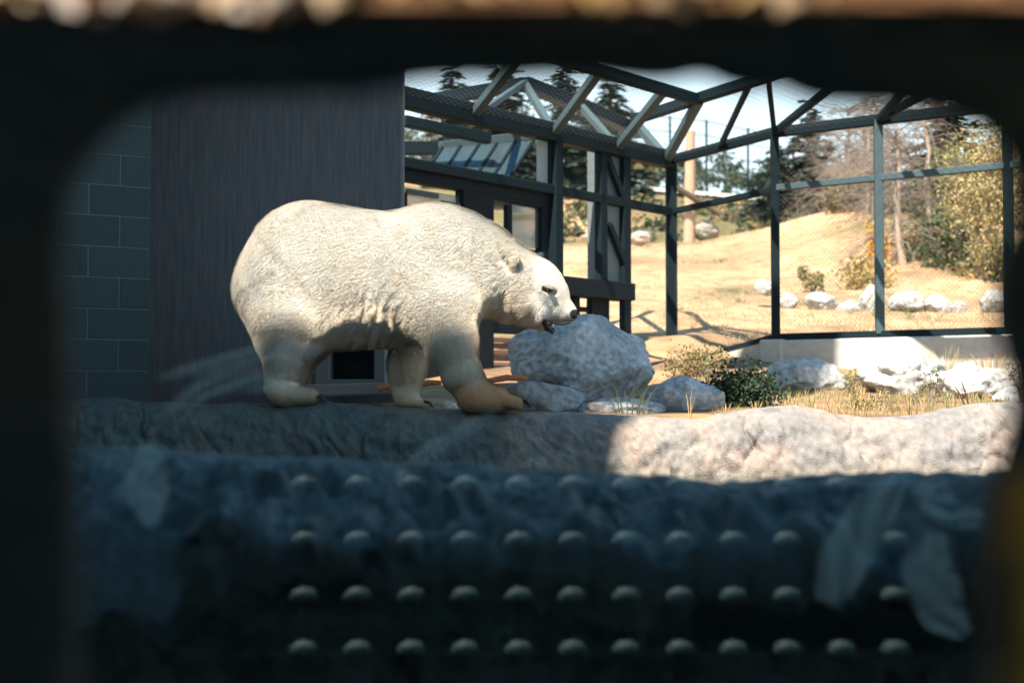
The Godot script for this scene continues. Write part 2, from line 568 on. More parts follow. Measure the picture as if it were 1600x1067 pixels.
# ------------------------------------------------------------------ walls at the left
func walls() -> void:
	# board-marked concrete panel
	var p0 := at(215, 620, 10.5)
	var p1 := at(628, 620, 10.5)
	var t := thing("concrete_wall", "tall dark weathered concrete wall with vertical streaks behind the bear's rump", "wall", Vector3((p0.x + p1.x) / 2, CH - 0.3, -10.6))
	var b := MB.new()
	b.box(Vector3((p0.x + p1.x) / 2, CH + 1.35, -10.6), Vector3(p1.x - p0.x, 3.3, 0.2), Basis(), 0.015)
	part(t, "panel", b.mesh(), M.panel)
	# block wall turning away to the right
	var a := at(-160, 620, 8.55)
	var c := at(231, 620, 9.3)
	a.y = CH; c.y = CH
	var along := (c - a).normalized()
	var len := (c - a).length()
	var w := thing("block_wall", "grey concrete block wall at the left edge of the yard", "wall", Vector3((a.x + c.x) / 2, CH - 0.45, (a.z + c.z) / 2))
	var nrm := along.cross(Vector3.UP).normalized()
	if nrm.z < 0:
		nrm = -nrm
	var bs := Basis(along, Vector3.UP, along.cross(Vector3.UP))
	var core := MB.new()
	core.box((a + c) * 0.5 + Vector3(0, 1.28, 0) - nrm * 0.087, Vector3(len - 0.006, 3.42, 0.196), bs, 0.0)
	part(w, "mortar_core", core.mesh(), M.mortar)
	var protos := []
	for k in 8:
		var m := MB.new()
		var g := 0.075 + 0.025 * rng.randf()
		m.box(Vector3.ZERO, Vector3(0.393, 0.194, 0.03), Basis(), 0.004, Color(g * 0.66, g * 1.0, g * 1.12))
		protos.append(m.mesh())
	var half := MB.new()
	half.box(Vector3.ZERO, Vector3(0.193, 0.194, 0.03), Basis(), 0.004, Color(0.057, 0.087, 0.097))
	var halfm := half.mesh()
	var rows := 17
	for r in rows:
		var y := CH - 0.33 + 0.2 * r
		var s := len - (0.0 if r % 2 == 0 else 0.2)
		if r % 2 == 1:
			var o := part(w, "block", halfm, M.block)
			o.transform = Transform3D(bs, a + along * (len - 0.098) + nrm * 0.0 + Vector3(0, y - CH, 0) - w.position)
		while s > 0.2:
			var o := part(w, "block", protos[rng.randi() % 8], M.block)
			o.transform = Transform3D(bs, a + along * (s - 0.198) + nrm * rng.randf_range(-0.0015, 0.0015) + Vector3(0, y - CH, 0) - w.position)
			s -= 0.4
	# grey trough under the bear, against the wall
	var q := at(552, 572, 10.15)
	var tr := thing("concrete_trough", "grey concrete box with a dark square opening, seen under the bear's belly", "box", Vector3(q.x, CH - 0.1, q.z))
	var tb := MB.new()
	var s := 10.15 / F
	tb.box(q + Vector3(-s * 44, 0, 0), Vector3(s * 22, s * 80, 0.3), Basis(), 0.01)
	tb.box(q + Vector3(s * 44, 0, 0), Vector3(s * 18, s * 80, 0.3), Basis(), 0.01)
	tb.box(q + Vector3(0, -s * 33, 0.003), Vector3(s * 108, s * 24, 0.3), Basis(), 0.01)
	tb.box(q + Vector3(0, s * 38, 0.003), Vector3(s * 108, s * 10, 0.3), Basis(), 0.01)
	part(tr, "surround", tb.mesh(), mat("trough concrete", Color(0.15, 0.175, 0.19), 0.9))
	var tb2 := MB.new()
	tb2.box(q + Vector3(0, 0, -0.1), Vector3(s * 84, s * 60, 0.06), Basis(), 0.002)
	part(tr, "opening", tb2.mesh(), M.dark)
	var k0 := at(420, 612, 9.95)
	var k1 := at(655, 606, 9.95)
	var kb := MB.new()
	kb.bar(k0, k1, 0.12, 0.09, 0.012)
	solo("concrete_kerb", kb.mesh(), mat("kerb concrete", Color(0.22, 0.245, 0.26), 0.9), "low pale concrete kerb lying on the soil behind the bear's legs", "kerb")

# ------------------------------------------------------------------ rock ledge and near rock
func swept(x0: float, x1: float, n: int, prof: Array, nv: int, crest: Callable, n1: FastNoiseLite, n2: FastNoiseLite, amp: float, groove: Callable, colf) -> ArrayMesh:
	var curve := Curve2D.new()
	for k in prof.size():
		var p := Vector2(prof[k][0], prof[k][1])
		var t := Vector2.ZERO
		if k > 0 and k < prof.size() - 1:
			t = (Vector2(prof[k + 1][0], prof[k + 1][1]) - Vector2(prof[k - 1][0], prof[k - 1][1])) / 6.0
		curve.add_point(p, -t, t)
	var tot := curve.get_baked_length()
	var pts := []
	for b in nv:
		pts.append(curve.sample_baked(tot * b / (nv - 1.0), true))
	var crk := noise(1.1, 77, 3)
	var f := func(a: int, b: int) -> Vector3:
		var px := lerpf(x0, x1, a / (n - 1.0))
		var base: Vector3 = crest.call(px)
		var p: Vector2 = pts[b]
		var pa: Vector2 = pts[max(b - 1, 0)]
		var pb: Vector2 = pts[min(b + 1, nv - 1)]
		var nn := (pb - pa).normalized()
		nn = Vector2(-nn.y, nn.x)
		if nn.y < 0.0 and absf(nn.y) > absf(nn.x):
			nn = -nn
		var q := base + Vector3(0, p.y, p.x)
		var k: float = smoothstep(-0.15, -0.45, p.y * 0.6 - absf(p.x) * 1.0) * 0.8 + 0.2
		var e := amp * k * n1.get_noise_3dv(q) + amp * 0.5 * k * n2.get_noise_3dv(q)
		e += groove.call(px, p)
		var rg := absf(crk.get_noise_3dv(q))
		e -= amp * 0.45 * (1.0 - smoothstep(0.0, 0.04, rg)) * smoothstep(-0.05, 0.15, n1.get_noise_3dv(q * 0.7 + Vector3(9, 9, 9))) * k
		return q + Vector3(0, nn.y * e, nn.x * e * (1.0 if nn.x >= 0.0 else 1.0))
	return sheet(n, nv, f, true, colf)

func ledge() -> void:
	var top := [[60, 640], [110, 634], [130, 622], [180, 620], [230, 628], [330, 632], [380, 630], [430, 632], [500, 627], [560, 632], [640, 638], [720, 641], [800, 643], [900, 645], [1000, 651], [1060, 654], [1095, 655], [1120, 646], [1180, 638], [1240, 632], [1275, 638], [1310, 648], [1350, 651], [1400, 651], [1440, 647], [1480, 637], [1515, 629], [1560, 627], [1620, 630], [1800, 634]]
	var cr := func(px: float) -> Vector3:
		return at(px, lookup(top, px), 8.62)
	var cracks := [[[1150, 0.28], [1172, 0.17], [1185, 0.12]], [[1528, -0.05], [1545, 0.12], [1560, 0.22], [1548, 0.30]], [[1545, 0.36], [1562, 0.28], [1575, 0.22]], [[1265, 0.48], [1290, 0.42], [1310, 0.40]], [[690, 0.33], [720, 0.27], [760, 0.2]], [[520, 0.2], [545, 0.3], [540, 0.42]], [[745, 0.30], [752, 0.45], [750, 0.5]], [[1040, 0.3], [1046, 0.45], [1044, 0.52]], [[845, 0.14], [865, 0.2], [880, 0.22]], [[330, 0.15], [360, 0.28], [350, 0.45]]]
	var gv := func(px: float, p: Vector2) -> float:
		var dn := -p.y if p.x > 0 else p.y * 2.0
		var e := 0.0
		for c in cracks:
			if absf(px - c[1][0]) > 70.0:
				continue
			for k in c.size() - 1:
				var a := Vector2(c[k][0] * 0.0039, c[k][1])
				var b := Vector2(c[k + 1][0] * 0.0039, c[k + 1][1])
				var q := Geometry2D.get_closest_point_to_segment(Vector2(px * 0.0039, dn), a, b)
				var d := q.distance_to(Vector2(px * 0.0039, dn))
				e = min(e, -0.022 * (1.0 - smoothstep(0.0, 0.016, d)))
		return e
	var cn := noise(1.4, 41, 4)
	var cn2 := noise(6.0, 42, 3)
	var cn3 := noise(22.0, 43, 3)
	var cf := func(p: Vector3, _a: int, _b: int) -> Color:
		var c := Color(0.34, 0.325, 0.305)
		c = c.lerp(Color(0.265, 0.265, 0.272), clampf(cn.get_noise_3dv(p) * 1.6 + 0.4, 0.0, 1.0))
		c = c.lerp(Color(0.50, 0.36, 0.29), clampf(cn.get_noise_3dv(p * 1.3 + Vector3(7, 3, 1)) * 1.6, 0.0, 0.4))
		c = c.lerp(Color(0.17, 0.18, 0.19), clampf(cn2.get_noise_3dv(p) * 2.4 - 0.5, 0.0, 0.7))
		var sp := cn3.get_noise_3dv(p)
		c = c * (1.0 + sp * 0.35)
		# shade put into the rock colour, deepening towards the left end
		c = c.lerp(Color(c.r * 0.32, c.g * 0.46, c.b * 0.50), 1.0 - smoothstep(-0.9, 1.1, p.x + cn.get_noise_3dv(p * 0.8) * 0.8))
		var wet := smoothstep(CH - 0.37, CH - 0.43, p.y)
		c = c.lerp(Color(0.30, 0.28, 0.24), wet * 0.7)
		c.a = 1.0
		return c
	var prof := [[-1.3, -0.34], [-0.8, -0.2], [-0.4, -0.11], [-0.15, -0.035], [0.0, -0.008], [0.09, 0.0], [0.2, -0.035], [0.27, -0.1], [0.32, -0.19], [0.36, -0.3], [0.38, -0.42], [0.38, -0.6], [0.36, -1.2]]
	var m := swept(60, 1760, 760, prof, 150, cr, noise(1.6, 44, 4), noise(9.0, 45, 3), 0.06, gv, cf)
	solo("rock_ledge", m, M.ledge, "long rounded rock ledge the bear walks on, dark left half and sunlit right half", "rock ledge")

func near_rock() -> void:
	var top := [[40, 706], [110, 700], [200, 700], [300, 705], [400, 708], [480, 712], [600, 722], [720, 730], [800, 735], [900, 735], [960, 738], [1000, 744], [1080, 749], [1150, 752], [1250, 748], [1320, 742], [1400, 739], [1480, 737], [1560, 742], [1700, 744]]
	var cr := func(px: float) -> Vector3:
		return at(px, lookup(top, px), 3.25)
	var gv := func(px: float, p: Vector2) -> float:
		var e := 0.0
		for c in [[[640, 0.05], [760, 0.3], [850, 0.45], [960, 0.62]], [[360, 0.62], [470, 0.5], [560, 0.42]], [[940, 0.3], [1010, 0.18], [1040, 0.1]], [[1010, 0.75], [1030, 0.5], [1060, 0.3]]]:
			for k in c.size() - 1:
				var a := Vector2(c[k][0] * 0.00145, c[k][1])
				var b := Vector2(c[k + 1][0] * 0.00145, c[k + 1][1])
				var q := Geometry2D.get_closest_point_to_segment(Vector2(px * 0.00145, p.x), a, b)
				e = min(e, -0.03 * (1.0 - smoothstep(0.0, 0.03, q.distance_to(Vector2(px * 0.00145, p.x)))))
		if p.x > 0.3 and p.y < -0.03:
			e += lookup([[300, -0.08], [380, -0.06], [430, 0.0], [980, 0.0], [1050, 0.07], [1500, 0.09]], px) * smoothstep(0.3, 0.7, p.x)
		return e
	var prof := [[-0.5, -1.0], [-0.3, -0.5], [-0.14, -0.16], [-0.05, -0.025], [0.0, 0.0], [0.08, -0.006], [0.3, -0.035], [0.55, -0.06], [0.72, -0.075], [0.79, -0.1], [0.78, -0.16], [0.6, -0.24], [0.5, -0.5], [0.5, -1.3]]
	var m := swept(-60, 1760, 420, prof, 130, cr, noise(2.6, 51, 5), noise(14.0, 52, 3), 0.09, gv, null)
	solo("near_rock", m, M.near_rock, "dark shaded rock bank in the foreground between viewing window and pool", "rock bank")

# ------------------------------------------------------------------ the mesh cage
const PA := Vector2(-1.04, -13.4)
const PB := Vector2(1.913, -17.0)
const PC := Vector2(2.825, -15.2)
const PE := Vector2(4.81, -13.7)
const TOP := 2.84
const MID := 2.22
const RIDGE := 3.15

func v3(p: Vector2, y: float) -> Vector3:
	return Vector3(p.x, CH + y, p.y)

func net(p00: Vector3, p10: Vector3, p11: Vector3, p01: Vector3, sp: float, r: float) -> ArrayMesh:
	var b := MB.new()
	var w := (p10 - p00).length()
	var h := (p01 - p00).length()
	var pt := func(x: float, y: float) -> Vector3:
		return p00.lerp(p10, x / w).lerp(p01.lerp(p11, x / w), y / h)
	var k := -h
	while k < w:
		for s in 2:
			# lines x - y = k, mirrored for the second set
			var x0: float = max(k, 0.0)
			var x1: float = min(k + h, w)
			if x1 - x0 > 0.01:
				var a0 := x0
				var a1 := x1
				if s == 1:
					a0 = w - x0
					a1 = w - x1
				b.wire(pt.call(a0, x0 - k), pt.call(a1, x1 - k), r)
		k += sp
	return b.mesh()

func cage() -> void:
	var t := thing("mesh_cage", "dark steel framed wire mesh cage with zigzag roof struts behind the bear", "cage", Vector3(PB.x, CH + 0.3, PB.y))
	var ab := (PB - PA).normalized()
	var bc := (PC - PB).normalized()
	var ce := (PE - PC).normalized()
	var pe2 := PE + ce * 2.6
	var bar_ := func(called: String, a: Vector3, b: Vector3, w: float, h: float, m: Material) -> void:
		var q := MB.new()
		q.bar(a, b, w, h, 0.008)
		part(t, called, q.mesh(), m)
	var base := 0.64
	# rails
	bar_.call("top_rail", v3(PA - ab * 0.3, TOP), v3(PB, TOP), 0.14, 0.2, M.steel)
	bar_.call("top_rail", v3(PB, TOP + 0.002), v3(PC, TOP + 0.002), 0.08, 0.11, M.steel)
	bar_.call("top_rail", v3(PC, TOP), v3(pe2, TOP), 0.08, 0.11, M.steel)
	bar_.call("middle_rail", v3(PA - ab * 0.3, MID), v3(PB, MID), 0.08, 0.10, M.steel)
	bar_.call("middle_rail", v3(PB, MID), v3(PC, MID), 0.06, 0.07, M.steel)
	bar_.call("middle_rail", v3(PC, MID + 0.02), v3(pe2, MID + 0.02), 0.06, 0.07, M.steel_light)
	bar_.call("bottom_rail", v3(PC, base), v3(pe2, base), 0.07, 0.07, M.steel)
	bar_.call("bottom_rail", v3(PB, 0.36), v3(PC, base), 0.07, 0.07, M.steel)
	# posts
	bar_.call("post", v3(PB, 0.0), v3(PB, TOP - 0.06), 0.13, 0.13, M.steel)
	bar_.call("post", v3(PC, 0.3), v3(PC, TOP + 0.02), 0.085, 0.085, M.steel)
	var pm := PC.lerp(PE, 0.47)
	bar_.call("post", v3(pm, base), v3(pm, TOP), 0.085, 0.085, M.steel_light)
	bar_.call("post", v3(PE, base), v3(PE, TOP), 0.085, 0.085, M.steel)
	bar_.call("post", v3(PE + ce * 1.3, base), v3(PE + ce * 1.3, TOP), 0.085, 0.085, M.steel)
	# near ridge and zigzag struts
	var rb := Vector2(1.99, -15.0)
	bar_.call("ridge_beam", v3(rb - ab * 4.0, RIDGE), v3(rb, RIDGE), 0.10, 0.11, M.steel)
	bar_.call("ridge_beam", v3(rb - bc * 1.3, RIDGE + 0.02), v3(rb + bc * 3.0, RIDGE + 0.02), 0.10, 0.11, M.steel)
	bar_.call("ridge_beam", v3(rb + bc * 3.0, RIDGE + 0.02), v3(rb + bc * 3.0 + ce * 3.4, RIDGE + 0.02), 0.10, 0.11, M.steel)
	var na := ab_pt(866)
	var nb := ab_pt(966)
	var nc := ab_pt(1043)
	bar_.call("strut", v3(na, TOP), v3(rb - ab * 1.80, RIDGE), 0.085, 0.095, M.steel_light)
	bar_.call("strut", v3(nb, TOP), v3(rb - ab * 0.67, RIDGE), 0.085, 0.095, M.steel_light)
	bar_.call("strut", v3(nc, TOP), v3(rb, RIDGE), 0.09, 0.11, M.steel_light)
	var nz := ab_pt(740)
	bar_.call("strut", v3(nz, TOP), v3(rb - ab * 2.95, RIDGE), 0.085, 0.095, M.steel_light)
	bar_.call("strut", v3(PC, TOP), v3(rb + bc * 1.2, RIDGE), 0.05, 0.07, M.steel)
	bar_.call("strut", v3(PC, TOP), v3(rb + bc * 3.0, RIDGE), 0.06, 0.08, M.steel)
	bar_.call("strut", v3(pm, TOP), v3(rb + bc * 3.0 + ce * 0.6, RIDGE), 0.06, 0.08, M.steel)
	bar_.call("strut", v3(pm, TOP), v3(rb + bc * 3.0 + ce * 1.5, RIDGE), 0.06, 0.08, M.steel)
	bar_.call("strut", v3(rb + bc * 0.9, RIDGE), v3(PB.lerp(PC, 0.5), TOP), 0.05, 0.07, M.steel)
	# far ridge behind the valley rail
	var r2a := at(820, 131, 16.3)
	var r2b := at(907, 165, 17.5)
	var r2c := at(1000, 207, 19.2)
	bar_.call("ridge_beam", r2a, r2b, 0.13, 0.17, M.steel)
	bar_.call("ridge_beam", r2b, r2c, 0.13, 0.17, M.steel)
	bar_.call("ridge_beam", at(678, 156, 17.1), r2a, 0.12, 0.15, M.steel)
	bar_.call("strut", v3(na, TOP), r2a, 0.075, 0.085, M.steel_light)
	bar_.call("strut", v3(nb, TOP), r2b, 0.075, 0.085, M.steel_light)
	bar_.call("strut", v3(nc, TOP), at(993, 192, 18.8), 0.09, 0.11, M.steel_light)
	bar_.call("strut", v3(ab_pt(745), TOP), r2a + Vector3(0, 0.02, 0), 0.06, 0.07, M.steel_light)
	# wire mesh
	var nets := []
	var npx := ab_pt(985)
	nets.append(net(v3(PA, MID), v3(PB, MID), v3(PB, TOP), v3(PA, TOP), 0.05, 0.0010))
	nets.append(net(v3(npx, 0.2), v3(PB, 0.2), v3(PB, MID), v3(npx, MID), 0.05, 0.0010))
	nets.append(net(v3(PB, 0.4), v3(PC, base), v3(PC, TOP), v3(PB, TOP), 0.05, 0.0010))
	nets.append(net(v3(PC, base), v3(pe2, base), v3(pe2, TOP), v3(PC, TOP), 0.05, 0.0010))
	nets.append(net(v3(PA, TOP), v3(PB, TOP), v3(rb, RIDGE), v3(rb - ab * 4.3, RIDGE), 0.1, 0.0013))
	nets.append(net(v3(PB, TOP), v3(PC, TOP), v3(rb + bc * 2.4, RIDGE), v3(rb, RIDGE), 0.1, 0.0013))
	nets.append(net(v3(PC, TOP), v3(pe2, TOP), v3(rb + bc * 3.0 + ce * 4.0, RIDGE), v3(rb + bc * 2.4, RIDGE), 0.1, 0.0013))
	nets.append(net(v3(na, TOP), v3(PB, TOP), r2c, r2a, 0.1, 0.0013))
	for m in nets:
		part(t, "wire_mesh", m, M.wire).set_meta("kind", "stuff")
	# concrete kerb under the fence
	var k := thing("concrete_upstand", "low pale concrete wall carrying the mesh fence behind the white rocks", "wall", v3(PC, 0.1))
	var q := MB.new()
	var n2 := Vector2(-ce.y, ce.x)
	var cc := (PC + pe2) * 0.5
	var bs := Basis(Vector3(ce.x, 0, ce.y), Vector3.UP, Vector3(ce.x, 0, ce.y).cross(Vector3.UP))
	q.box(v3(cc, 0.29), Vector3((pe2 - PC).length(), 0.62, 0.22), bs, 0.02)
	part(k, "wall", q.mesh(), M.concrete)
	var q2 := MB.new()
	var fr := Vector2(bc.y, -bc.x) * 0.1
	var lo := -0.1
	var pts := [v3(PB, lo), v3(PC, lo), v3(PC, 0.595), v3(PB, 0.32)]
	var off := Vector3(fr.x, 0, fr.y)
	q2.poly([pts[0] + off, pts[1] + off, pts[2] + off, pts[3] + off], off)
	q2.poly([pts[0] - off, pts[1] - off, pts[2] - off, pts[3] - off], -off)
	q2.poly([pts[3] + off, pts[2] + off, pts[2] - off, pts[3] - off], Vector3.UP)
	part(k, "ramped_wall", q2.mesh(), M.concrete)
	var q3 := MB.new()
	q3.box(v3(PC, 0.285), Vector3(0.27, 0.65, 0.27), bs, 0.02)
	part(k, "corner_pier", q3.mesh(), M.concrete)

func ab_t(px: float) -> float:
	var m := (px - 800.0) / F
	var d := (PB - PA).normalized()
	return (m * -PA.y - PA.x) / (d.x + m * d.y)

func ab_pt(px: float) -> Vector2:
	return PA + (PB - PA).normalized() * ab_t(px)

func ab_h(px: float, py: float) -> float:
	return at(px, py, -ab_pt(px).y).y - CH

func keeper_building() -> void:
	var ab := (PB - PA).normalized()
	var bs := Basis(Vector3(ab.x, 0, ab.y), Vector3.UP, Vector3(ab.x, 0, ab.y).cross(Vector3.UP))
	var back := bs.z * (-1.0 if bs.z.z > 0 else 1.0)
	var t := thing("keeper_building", "dark keeper's building with glazed door and sloped glass roof, behind the bear's shoulders", "building", v3(ab_pt(800), 0.0))
	var panel := func(parent: Node3D, called: String, px0: float, py0: float, px1: float, py1: float, th: float, depth: float, m: Material) -> MeshInstance3D:
		var t0 := ab_t(px0)
		var t1 := ab_t(px1)
		var mid := (px0 + px1) / 2.0
		var h1 := ab_h(mid, py0)
		var h0 := ab_h(mid, py1)
		var b := MB.new()
		var c := PA + ab * (t0 + t1) / 2.0
		b.box(v3(c, (h0 + h1) / 2.0) + back * depth, Vector3(absf(t1 - t0), h1 - h0, th), bs, 0.006)
		return part(parent, called, b.mesh(), m)
	# front wall in pieces round the openings
	panel.call(t, "lintel", 600, 262, 868, 298, 0.12, 0.09, M.dark)
	panel.call(t, "wall_panel", 600, 298, 640, 640, 0.12, 0.09, M.dark)
	panel.call(t, "wall_panel", 728, 300, 776, 640, 0.12, 0.092, M.dark)
	panel.call(t, "wall_panel", 640, 340, 728, 640, 0.12, 0.088, M.dark)
	panel.call(t, "door_rail", 776, 298, 868, 319, 0.10, 0.088, M.dark)
	panel.call(t, "wall_panel", 852, 319, 868, 640, 0.10, 0.09, M.dark)
	var door: MeshInstance3D = panel.call(t, "door", 776, 386, 852, 522, 0.08, 0.09, M.dark)
	panel.call(door, "handle", 845, 395, 850, 415, 0.05, 0.02, M.steel_light)
	panel.call(t, "door_sill", 776, 585, 852, 645, 0.08, 0.09, M.dark)
	var w1: MeshInstance3D = panel.call(t, "window", 808, 319, 852, 386, 0.02, 0.10, M.glass_tinted)
	panel.call(w1, "mullion", 800, 319, 808, 386, 0.06, 0.09, M.dark)
	panel.call(t, "window", 640, 298, 728, 340, 0.02, 0.10, M.glass_tinted)
	panel.call(t, "louvre", 640, 298, 690, 306, 0.03, 0.05, M.steel_light)
	panel.call(t, "louvre", 694, 315, 724, 322, 0.03, 0.05, M.steel_light)
	# inside wall and slats seen through the low opening
	panel.call(t, "inner_wall", 560, 262, 776, 640, 0.1, 1.6, M.dark)
	var wood := mat("red brown plank", Color(0.34, 0.20, 0.15), 0.8)
	for k in 6:
		panel.call(t, "plank", 776, 524 + k * 10.0, 850, 532.5 + k * 10.0, 0.03, 0.45 + 0.01 * (k % 2), wood)
	# post beside the big opening, window frame, column and sill
	panel.call(t, "post", 862, 196, 874, 640, 0.13, 0.003, M.steel)
	panel.call(t, "translucent_panel", 845, 214, 861, 290, 0.02, 0.05, mat("fogged plastic", Color(0.45, 0.52, 0.55), 0.6))
	panel.call(t, "window_frame", 936, 235, 946, 438, 0.10, 0.01, M.steel)
	panel.call(t, "column", 946, 236, 981, 440, 0.22, 0.14, mat("column concrete", Color(0.16, 0.19, 0.21), 0.85))
	panel.call(t, "column_trim", 972, 222, 983, 640, 0.08, 0.0, M.steel)
	panel.call(t, "sill_beam", 868, 437, 986, 465, 0.26, 0.06, M.dark)
	for k in [[884, 896], [905, 914], [932, 960]]:
		panel.call(t, "leg", k[0], 464, k[1], 560, 0.08, 0.1, M.dark)
	panel.call(t, "low_rail", 868, 478, 962, 486, 0.05, 0.12, M.dark)
	# brace across the column
	var b := MB.new()
	b.bar(v3(ab_pt(948), ab_h(948, 246)) - back * 0.02, v3(ab_pt(980), ab_h(980, 330)) - back * 0.02, 0.05, 0.08, 0.005)
	part(t, "brace", b.mesh(), M.steel)
	b = MB.new()
	b.bar(v3(ab_pt(950), ab_h(950, 350)) - back * 0.02, v3(ab_pt(980), ab_h(980, 425)) - back * 0.02, 0.05, 0.08, 0.005)
	part(t, "brace", b.mesh(), M.steel)
	# lean-to glass roof behind the mesh
	var bar2 := func(called: String, a: Vector3, c: Vector3, w: float, m: Material) -> void:
		var q := MB.new()
		q.bar(a, c, w, w, 0.006)
		part(t, called, q.mesh(), m)
	bar2.call("roof_beam", at(630, 189, 14.4), at(764, 217, 15.0), 0.11, M.steel)
	bar2.call("roof_beam", at(688, 229, 15.2), at(842, 211, 15.8), 0.10, M.steel_light)
	bar2.call("roof_beam", at(630, 232, 15.5), at(690, 232, 15.6), 0.14, M.steel)
	for k in 6:
		var f := k / 5.0
		var a := at(lerpf(692, 838, f), lerpf(229, 213, f), lerpf(15.2, 15.8, f))
		var c := at(lerpf(660, 800, f), lerpf(280, 272, f), lerpf(14.4, 15.1, f))
		bar2.call("glazing_bar", a, c, 0.035, M.steel)
		if k < 5:
			var f2 := (k + 1) / 5.0
			var a2 := at(lerpf(692, 838, f2), lerpf(229, 213, f2), lerpf(15.2, 15.8, f2))
			var c2 := at(lerpf(660, 800, f2), lerpf(280, 272, f2), lerpf(14.4, 15.1, f2))
			var q := MB.new()
			var up := (a2 - a).cross(c - a).normalized() * 0.006
			q.poly([a + up, a2 + up, c2 + up, c + up], up)
			q.poly([a - up, a2 - up, c2 - up, c - up], -up)
			part(t, "pane", q.mesh(), M.glass_tinted)

# ------------------------------------------------------------------ rocks
func rock_mesh(sd: int, size: Vector3, n: int, cuts: int, rough: float, cols: Array) -> ArrayMesh:
	var r := RandomNumberGenerator.new()
	r.seed = sd
	var nz := noise(0.9, sd, 4)
	var nf := noise(3.2, sd + 1, 4)
	var planes := []
	for k in cuts:
		planes.append([Vector3(r.randfn(), r.randfn() * 0.8, r.randfn()).normalized(), r.randf_range(0.68, 0.92)])
	var key := {}
	var v := PackedVector3Array()
	var idx := PackedInt32Array()
	var ax := [Vector3.RIGHT, Vector3.UP, Vector3.BACK]
	for a in 3:
		for s in [-1.0, 1.0]:
			var u: Vector3 = ax[(a + 1) % 3]
			var w: Vector3 = ax[(a + 2) % 3]
			var grid := PackedInt32Array()
			for i in n + 1:
				for j in n + 1:
					var p: Vector3 = ax[a] * s + u * tan((2.0 * i / n - 1.0) * PI / 4) + w * tan((2.0 * j / n - 1.0) * PI / 4)
					p = p.normalized()
					var kk := Vector3i((p * 5000.0).round())
					if not key.has(kk):
						key[kk] = v.size()
						var q := p * (1.0 + nz.get_noise_3dv(p * 1.3) * rough)
						for pl in planes:
							var e: float = q.dot(pl[0]) - pl[1]
							if e > 0.0:
								q -= pl[0] * e * 0.9
						q *= 1.0 + nf.get_noise_3dv(q * 1.0) * rough * 0.16
						v.append(q)
					grid.append(key[kk])
			for i in n:
				for j in n:
					var g0 := grid[i * (n + 1) + j]
					var g1 := grid[(i + 1) * (n + 1) + j]
					var g2 := grid[(i + 1) * (n + 1) + j + 1]
					var g3 := grid[i * (n + 1) + j + 1]
					if s > 0:
						idx.append_array(PackedInt32Array([g0, g1, g2, g0, g2, g3]))
					else:
						idx.append_array(PackedInt32Array([g0, g2, g1, g0, g3, g2]))
	var lo := Vector3.ONE * 1e9
	var hi := -lo
	for p in v:
		lo = lo.min(p); hi = hi.max(p)
	var cl := PackedColorArray()
	var cn := noise(1.2, sd + 5, 4)
	for k in v.size():
		v[k] = ((v[k] - lo) / (hi - lo) - Vector3.ONE * 0.5) * size
		cl.append((cols[0] as Color).lerp(cols[1], clampf(cn.get_noise_3dv(v[k] * 2.0) + 0.5, 0.0, 1.0)))
	return smooth(v, idx, cl)

func rock_px(called: String, label: String, x0: float, y0: float, x1: float, y1: float, d: float, deep: float, sd: int, cols: Array, group := "", n := 22, cuts := 7, rough := 0.3) -> MeshInstance3D:
	var s := d / F
	var size := Vector3((x1 - x0) * s, (y1 - y0) * s, deep)
	var o := solo(called, rock_mesh(sd, size, n, cuts, rough, cols), M.boulder, label, "rock", group)
	o.position = at((x0 + x1) / 2, (y0 + y1) / 2, d)
	return o

